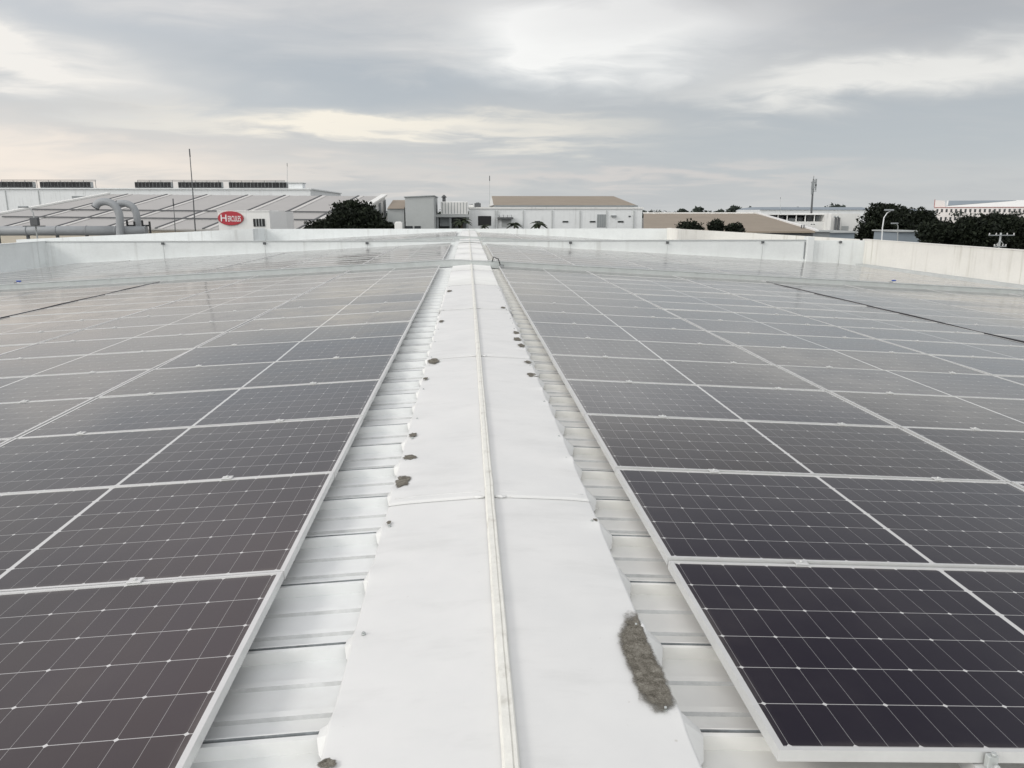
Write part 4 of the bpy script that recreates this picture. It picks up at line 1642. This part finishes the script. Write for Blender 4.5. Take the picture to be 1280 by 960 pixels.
# central white hall
Y = 106
p0, p1 = W(586, 261, Y), W(803, 261, Y)
t_ = thing('white_hall', 'long white two storey hall with slit windows, straight ahead past the ridge', 'building', ((p0.x + p1.x) / 2, Y, GZ))
zt = p0.z
b = MB()
b.span((p0.x, Y, GZ), (p1.x, Y + 8, zt))
b.build('wall', M['white'], t_)
b = MB()
b.span((p0.x - 0.12, Y - 0.15, zt + 0.002), (p1.x + 0.12, Y + 8.1, zt + 0.22))
b.build('coping', M['pale'], t_)
for px in (619, 622, 654, 690, 725, 758, 792):
    x = W(px, 270, Y).x
    b = MB()
    b.span((x - 0.06, Y - 0.13, GZ), (x + 0.06, Y - 0.003, zt - 0.2))
    b.build('downpipe', M['coping'], t_)
for px0, px1, py0, py1 in ((668, 675.5, 276, 278.2), (703, 710.5, 276, 278.2), (737, 744.5, 276, 278.2), (772, 779.5, 276, 278.2)):
    q0, q1 = W(px0, py0, Y), W(px1, py1, Y)
    b = MB()
    b.span((q0.x, Y - 0.05, q1.z), (q1.x, Y - 0.003, q0.z))
    wf = b.build('window', M['grey'], t_)
    b = MB()
    b.span((q0.x + 0.05, Y - 0.075, q1.z + 0.03), (q1.x - 0.05, Y - 0.052, q0.z - 0.03))
    b.build('pane', M['black'], wf)
q0, q1 = W(597.5, 270, Y), W(614, 282, Y)
b = MB()
b.span((q0.x, Y - 0.04, q1.z), (q1.x, Y - 0.003, q0.z))
b.build('doorway', M['black'], t_)
q0, q1 = W(746.5, 268, Y), W(757.5, 284, Y)
b = MB()
b.span((q0.x, Y - 0.06, q1.z), (q1.x, Y - 0.003, q0.z))
dv = b.build('louvre_door', M['louvre'], t_)
for k in range(1, 4):
    x = q0.x + (q1.x - q0.x) * k / 4
    b = MB()
    b.span((x - 0.02, Y - 0.085, q1.z), (x + 0.02, Y - 0.063, q0.z))
    b.build('seam', M['grey'], dv)
q0, q1 = W(627, 274, Y), W(639, 284, Y)
b = MB()
b.span((q0.x, Y - 0.05, q1.z), (q1.x, Y - 0.003, q0.z))
b.build('shutter_door', M['grey'], t_)
q0, q1 = W(622, 271.5, Y), W(641, 273.5, Y)
b = MB()
b.span((q0.x, Y - 1.3, q1.z), (q1.x, Y - 0.052, q0.z))
aw = b.build('awning', M['darkgrey'], t_)
for px in (624, 629, 634, 639):
    x = W(px, 270, Y).x
    b = MB()
    b.tube([(x, Y - 1.2, q0.z), (x, Y - 0.06, W(px, 268.5, Y).z)], 0.03, 5)
    b.build('stay', M['darkgrey'], aw)
q0 = W(767, 270, Y)
b = MB()
b.span((q0.x - 0.35, Y - 0.3, q0.z - 0.1), (q0.x + 0.35, Y - 0.003, q0.z + 0.1))
b.build('light_fitting', M['louvre'], t_)
b = MB()
q0 = W(787, 270.5, Y)
b.span((q0.x - 0.15, Y - 0.05, q0.z - 0.1), (q0.x + 0.15, Y - 0.003, q0.z + 0.1))
b.build('vent', M['darkgrey'], t_)
# hipped brown roof on the block behind
YB, YD = 116, 130
e0, e1, r0, r1 = W(617, 256.5, YB), W(796, 256.5, YB), W(614.5, 245, YD), W(767, 245, YD)
t_ = thing('brown_roof_hall', 'hall with wide brown hipped roof rising behind the white slit window hall', 'building', ((e0.x + e1.x) / 2, YB, GZ))
b = MB()
vs = [(e0.x, YB, e0.z), (e1.x, YB, e0.z), (r1.x, YD, r0.z), (r0.x, YD, r0.z)]
b.quad(vs)
back = 2 * YD - YB
b.quad([(e0.x, back, e0.z), (r0.x, YD, r0.z), (r1.x, YD, r0.z), (e1.x, back, e0.z)])
b.bm.faces.new([b.bm.verts.new(q) for q in ((e1.x, YB, e0.z), (e1.x, back, e0.z), (r1.x, YD, r0.z))])
b.build('roof', M['brown'], t_)
b = MB()
b.bm.faces.new([b.bm.verts.new(q) for q in ((e0.x, YB, e0.z), (r0.x, YD, r0.z), (e0.x, back, e0.z))])
b.build('gable', M['pale'], t_)
b = MB()
b.span((e0.x + 0.3, YB + 0.4, GZ), (e1.x - 0.3, back - 0.4, e0.z - 0.05))
b.build('wall', M['pale'], t_)
b = MB()
b.span((e0.x, YB - 0.15, e0.z - 0.25), (e1.x + 0.15, YB - 0.003, e0.z - 0.01))
b.build('gutter', M['louvre'], t_)
# plant on the corner of the white hall
for (px, w_, py0, py1, lab) in ((597, 8, 254, 260, 'dark cooling unit with frame on the corner of the white hall roof'), (589, 6, 256, 260, 'small pale box on the very corner of the white hall roof')):
    q0, q1 = W(px - w_ / 2, py0, Y + 3), W(px + w_ / 2, py1, Y + 3)
    t_ = thing('cooling_unit', lab, 'cooling unit', ((q0.x + q1.x) / 2, Y + 3, q1.z))
    b = MB()
    b.span((q0.x, Y + 2.6, zt + 0.22), (q1.x, Y + 3.4, q0.z), bevel=0.03)
    b.build('casing', M['darkgrey'] if px > 590 else M['pale'], t_)
    b = MB()
    b.tube([((q0.x + q1.x) / 2, Y + 3, q0.z + 0.002), ((q0.x + q1.x) / 2, Y + 3, q0.z + 0.12)], 0.25, 8)
    b.build('fan_cowl', M['louvre'], t_)

# low brown roof, turned with the shed
E = W(1019, 289, 70)
RRt = W(945, 267, 95)
t_ = thing('brown_roof_hall', 'long low hall with plain brown roof and white verge beside the white slit window hall', 'building', (W(920, 280, 82).x, 82, GZ))
el = W(804.5, 289, 73)
rl = W(804.5, 267, 98)
b = MB()
b.prism([E, el, rl, RRt], (0, 0, -0.15))
b.build('roof', M['brown'], t_)
b = MB()
vd = (RRt - E).normalized()
sd = Vector((1, 0, 0))
b.prism([E + Vector((0, 0, 0.01)), E + sd * 0.35 + Vector((0, 0, 0.01)), RRt + sd * 0.35 + Vector((0, 0, 0.01)), RRt + Vector((0, 0, 0.01))], (0, 0, 0.14))
b.build('verge', M['sign_white'], t_)
b = MB()
b.prism([RRt + Vector((0, 0, 0.01)), rl + Vector((0, 0, 0.01)), rl + Vector((0, 0.4, 0.01)), RRt + Vector((0, 0.4, 0.01))], (0, 0, 0.14))
b.build('ridge_flashing', M['pale'], t_)
b = MB()
b.prism([(E.x, E.y + 0.4, GZ), (el.x, el.y + 0.4, GZ), (el.x, el.y + 0.4, el.z - 0.2), (E.x, E.y + 0.4, E.z - 0.2)], (0, 0.3, 0))
b.build('wall', M['darkgrey'], t_)
b = MB()
b.prism([(E.x, E.y + 0.75, GZ), (RRt.x, RRt.y, GZ), (RRt.x, RRt.y, RRt.z - 0.17), (E.x, E.y + 0.75, E.z - 0.2)], (-0.3, 0, 0))
b.build('side_wall', M['pale'], t_)

# white plant building with machinery deck
Y = 104
t_ = thing('plant_building', 'flat white plant building with an open machinery deck beside the tall dark tree', 'building', (W(1010, 280, Y).x, Y, GZ))
p0, p1 = W(950, 277, Y), W(1039, 300, Y)
b = MB()
b.span((p0.x, Y, GZ), (p1.x, Y + 12, p0.z))
b.build('wall', M['pale'], t_)
zdk = p0.z
ztp = W(1000, 267.5, Y).z
b = MB()
b.span((p0.x - 3, Y + 0.1, ztp - 0.12), (p1.x, Y + 12, ztp))
b.build('deck_roof', M['pale'], t_)
b = MB()
b.span((p0.x, Y + 6, zdk + 0.002), (p1.x, Y + 6.2, ztp - 0.122))
b.build('back_wall', M['louvre'], t_)
for k in range(9):
    x = p0.x + (p1.x - p0.x) * k / 8
    b = MB()
    b.span((x, Y + 0.3, zdk + 0.002), (x + 0.12, Y + 0.42, ztp - 0.122))
    b.build('post', M['pale'], t_)
rg = random.Random(3)
for k in range(7):
    x = p0.x + 0.6 + (p1.x - p0.x - 1.6) * k / 6.5
    h = (ztp - zdk) * rg.uniform(0.45, 0.8)
    m_ = thing('deck_machine', 'dark machine standing on the open deck of the white plant building', 'machine', (x, Y + 2, zdk), 'machines on the plant deck')
    b = MB()
    b.span((x, Y + 1.5, zdk + 0.003), (x + rg.uniform(0.6, 1.0), Y + 2.5, zdk + h), bevel=0.04)
    b.build('casing', M['darkgrey'] if k % 3 else M['louvre'], m_)
    b = MB()
    b.tube([(x + 0.3, Y + 2, zdk + h + 0.002), (x + 0.3, Y + 2, zdk + h + 0.18)], 0.2, 8)
    b.build('fan_cowl', M['black'], m_)
q0, q1 = W(1039.5, 267, Y - 2), W(1072, 300, Y - 2)
b = MB()
b.span((q0.x, Y - 2, GZ), (q1.x, Y + 10, q0.z))
b.build('tower_wall', M['pale'], t_)
q2, q3 = W(1052, 282.5, Y - 2), W(1060, 289, Y - 2)
b = MB()
b.span((q2.x, Y - 2.06, q3.z), (q3.x, Y - 2.003, q2.z))
b.build('window', M['grey'], t_)
for px in (1043.5, 1047.3):
    q = W(px, 290, Y - 2.6)
    s_ = thing('storage_cylinder', 'slim dark upright cylinder against the white plant building', 'cylinder', (q.x, Y - 2.6, GZ), 'upright cylinders at the plant building')
    b = MB()
    b.tube([(q.x, Y - 2.6, GZ), (q.x, Y - 2.6, W(px, 272, Y - 2.6).z)], 0.17, 10)
    b.build('body', M['darkgrey'], s_)
    b = MB()
    top = W(px, 272, Y - 2.6)
    b.tube([top + Vector((0, 0, 0.002)), top + Vector((0, 0, 0.25))], 0.17, 10, True, 0.06)
    b.build('dome', M['louvre'], s_)
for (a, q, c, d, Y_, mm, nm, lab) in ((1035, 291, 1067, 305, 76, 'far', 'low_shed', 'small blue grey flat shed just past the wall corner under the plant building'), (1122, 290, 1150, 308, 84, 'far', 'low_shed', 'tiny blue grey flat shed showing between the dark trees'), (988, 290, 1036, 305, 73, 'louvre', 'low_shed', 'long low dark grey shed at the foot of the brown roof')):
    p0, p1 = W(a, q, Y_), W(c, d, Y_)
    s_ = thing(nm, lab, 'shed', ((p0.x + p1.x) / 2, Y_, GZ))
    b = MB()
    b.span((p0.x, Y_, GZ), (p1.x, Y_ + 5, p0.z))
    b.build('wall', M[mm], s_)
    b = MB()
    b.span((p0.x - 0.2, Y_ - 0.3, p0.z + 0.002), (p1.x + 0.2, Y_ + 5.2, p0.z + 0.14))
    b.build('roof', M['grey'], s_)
for px in (1014.5, 1017.5):
    q = W(px, 285, 71)
    s_ = thing('vent_pipe', 'short dark vent pipe at the corner of the brown roof', 'vent pipe', (q.x, 71, E.z), 'vent pipes at the brown roof corner')
    b = MB()
    b.tube([(q.x, 73.2, GZ), (q.x, 73.2, W(px, 281, 73.2).z)], 0.06, 7)
    b.build('pipe', M['darkgrey'], s_)
    top = W(px, 281, 73.2)
    b = MB()
    b.tube([top + Vector((0, 0, 0.002)), top + Vector((0, 0, 0.1))], 0.11, 7, True, 0.03)
    b.build('cowl', M['darkgrey'], s_)

# telecom mast
Y = 210
tm = thing('telecom_mast', 'dark telecom mast with panel aerials standing above the horizon', 'telecom mast', (W(1014, 265, Y).x, Y, GZ))
p0, p1 = W(1014, 268, Y), W(1017, 224, Y)
b = MB()
b.tube([(p0.x, Y, GZ), p0, p1], 0.36, 8, True, 0.22)
b.build('pole', M['darkgrey'], tm)
for (px, py0, py1) in ((1014.8, 227, 237), (1019.6, 223.5, 233), (1019.2, 230, 238), (1016.8, 225, 236), (1014.4, 237, 243)):
    q0, q1 = W(px, py0, Y), W(px, py1, Y)
    b = MB()
    b.span((q0.x - 0.2, Y - 0.5, q1.z), (q0.x + 0.2, Y - 0.25, q0.z), bevel=0.04)
    b.build('aerial', M['louvre'], tm)
for py in (228, 234, 239):
    q0 = W(1016.8, py, Y)
    b = MB()
    b.span((q0.x - 0.75, Y - 0.24, q0.z - 0.06), (q0.x + 0.75, Y - 0.14, q0.z + 0.06))
    b.build('crossarm', M['darkgrey'], tm)
b = MB()
b.tube([p1, p1 + Vector((0, 0, 0.9))], 0.06, 5)
b.build('lightning_rod', M['darkgrey'], tm)
mast('radio_mast', 'hair thin pole on the far horizon before the telecom mast', 'mast', [(975.5, 264), (975.5, 249)], 260, 0.09, 'grey', mast_tip)

# far buildings on the right
Y = 300
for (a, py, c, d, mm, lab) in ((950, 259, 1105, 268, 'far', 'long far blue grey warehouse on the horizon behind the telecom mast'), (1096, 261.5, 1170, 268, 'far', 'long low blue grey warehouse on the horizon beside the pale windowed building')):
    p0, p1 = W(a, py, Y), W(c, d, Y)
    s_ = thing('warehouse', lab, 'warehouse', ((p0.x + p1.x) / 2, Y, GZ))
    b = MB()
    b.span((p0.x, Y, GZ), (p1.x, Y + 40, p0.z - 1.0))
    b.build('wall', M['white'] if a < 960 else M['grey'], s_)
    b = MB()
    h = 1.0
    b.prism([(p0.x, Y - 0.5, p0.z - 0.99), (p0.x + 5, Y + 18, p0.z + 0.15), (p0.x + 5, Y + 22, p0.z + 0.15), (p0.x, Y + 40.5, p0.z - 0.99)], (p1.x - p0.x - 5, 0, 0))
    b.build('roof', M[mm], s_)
    Y += 30
Y = 520
c0 = W(1168, 259, Y)
t_ = thing('windowed_building', 'pale pink building with two rows of small dark windows above the trees', 'building', (c0.x, Y, GZ))
t_['_base'] = [0, 0, 0]
ez = c0.z - GZ                      # eave height above the ground; built square, then turned
BL = 130
b = MB()
b.span((0, 0, 0), (BL, 40, ez))
b.build('wall', M['pink'], t_)
b = MB()
b.span((-0.2, -0.4, ez - 0.25), (BL, -0.005, ez + 0.1))
b.build('eave_trim', M['redtrim'], t_)
b = MB()
b.prism([(7.0, -0.3, ez + 0.11), (7.0, 20, ez + 4.6), (7.0, 40, ez + 0.11)], (BL - 7, 0, 0))
b.build('roof', M['pale'], t_)
b = MB()
b.prism([(0, 0.4, ez + 0.02), (6.6, 0.4, ez + 0.02), (5.6, 0.4, ez + 4.4), (0, 0.4, ez + 4.7)], (0, 1.0, 0))
b.build('end_gable', M['pink'], t_)
b = MB()
b.span((-0.4, 0.3, ez + 0.12), (-0.01, 1.5, ez + 5.2))
b.build('gable_trim', M['redtrim'], t_)
b = MB()
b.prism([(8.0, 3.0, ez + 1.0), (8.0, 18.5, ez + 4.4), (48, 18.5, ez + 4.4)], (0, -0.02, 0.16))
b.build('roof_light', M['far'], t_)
for (za, zb) in ((ez - 3.4, ez - 1.2), (ez - 8.8, ez - 6.6)):
    for k in range(22):
        x = 1.4 + k * 2.8
        b = MB()
        b.span((x, -0.12, za), (x + 1.2, -0.004, zb))
        b.build('window', M['glass'], t_)
t_.rotation_euler = (0, 0, -R(33))

# utility pole with white insulators
Y = 60
up = thing('utility_pole', 'slim utility pole with crossarms and white insulators before the dark trees', 'utility pole', (W(1250, 300, Y).x, Y, GZ))
x = W(1250, 300, Y).x
b = MB()
b.tube([(x, Y, GZ), (x, Y, W(1250, 291, Y).z)], 0.10, 8, True, 0.07)
b.build('pole', M['grey'], up)
for py, half in ((294, 17), (308, 8)):
    q = W(1250, py, Y)
    hw = half / F_PX * Y
    b = MB()
    b.span((x - hw, Y - 0.14, q.z - 0.035), (x + hw, Y - 0.075, q.z + 0.035))
    b.build('crossarm', M['louvre'], up)
    for s in (-1, -0.45, 0.45, 1):
        b = MB()
        for k in range(3):
            b.tube([(x + s * hw * 0.95, Y - 0.11, q.z + 0.04 + k * 0.05), (x + s * hw * 0.95, Y - 0.11, q.z + 0.075 + k * 0.05)], 0.055, 7, True, 0.035)
        b.build('insulator', M['sign_white'], up)
for s in (-1, 1):
    b = MB()
    q = W(1250, 308, Y)
    b.tube([(x, Y - 0.1, q.z + 0.45), (x + s * 0.42, Y - 0.1, q.z + 0.04)], 0.025, 5)
    b.build('brace', M['grey'], up)

for o in list(bpy.data.objects):
    if '_base' in o:
        del o['_base']
SC.cycles.max_bounces = 6
SC.cycles.diffuse_bounces = 3
SC.cycles.glossy_bounces = 3
SC.cycles.transparent_max_bounces = 6
SC.cycles.use_denoising = True
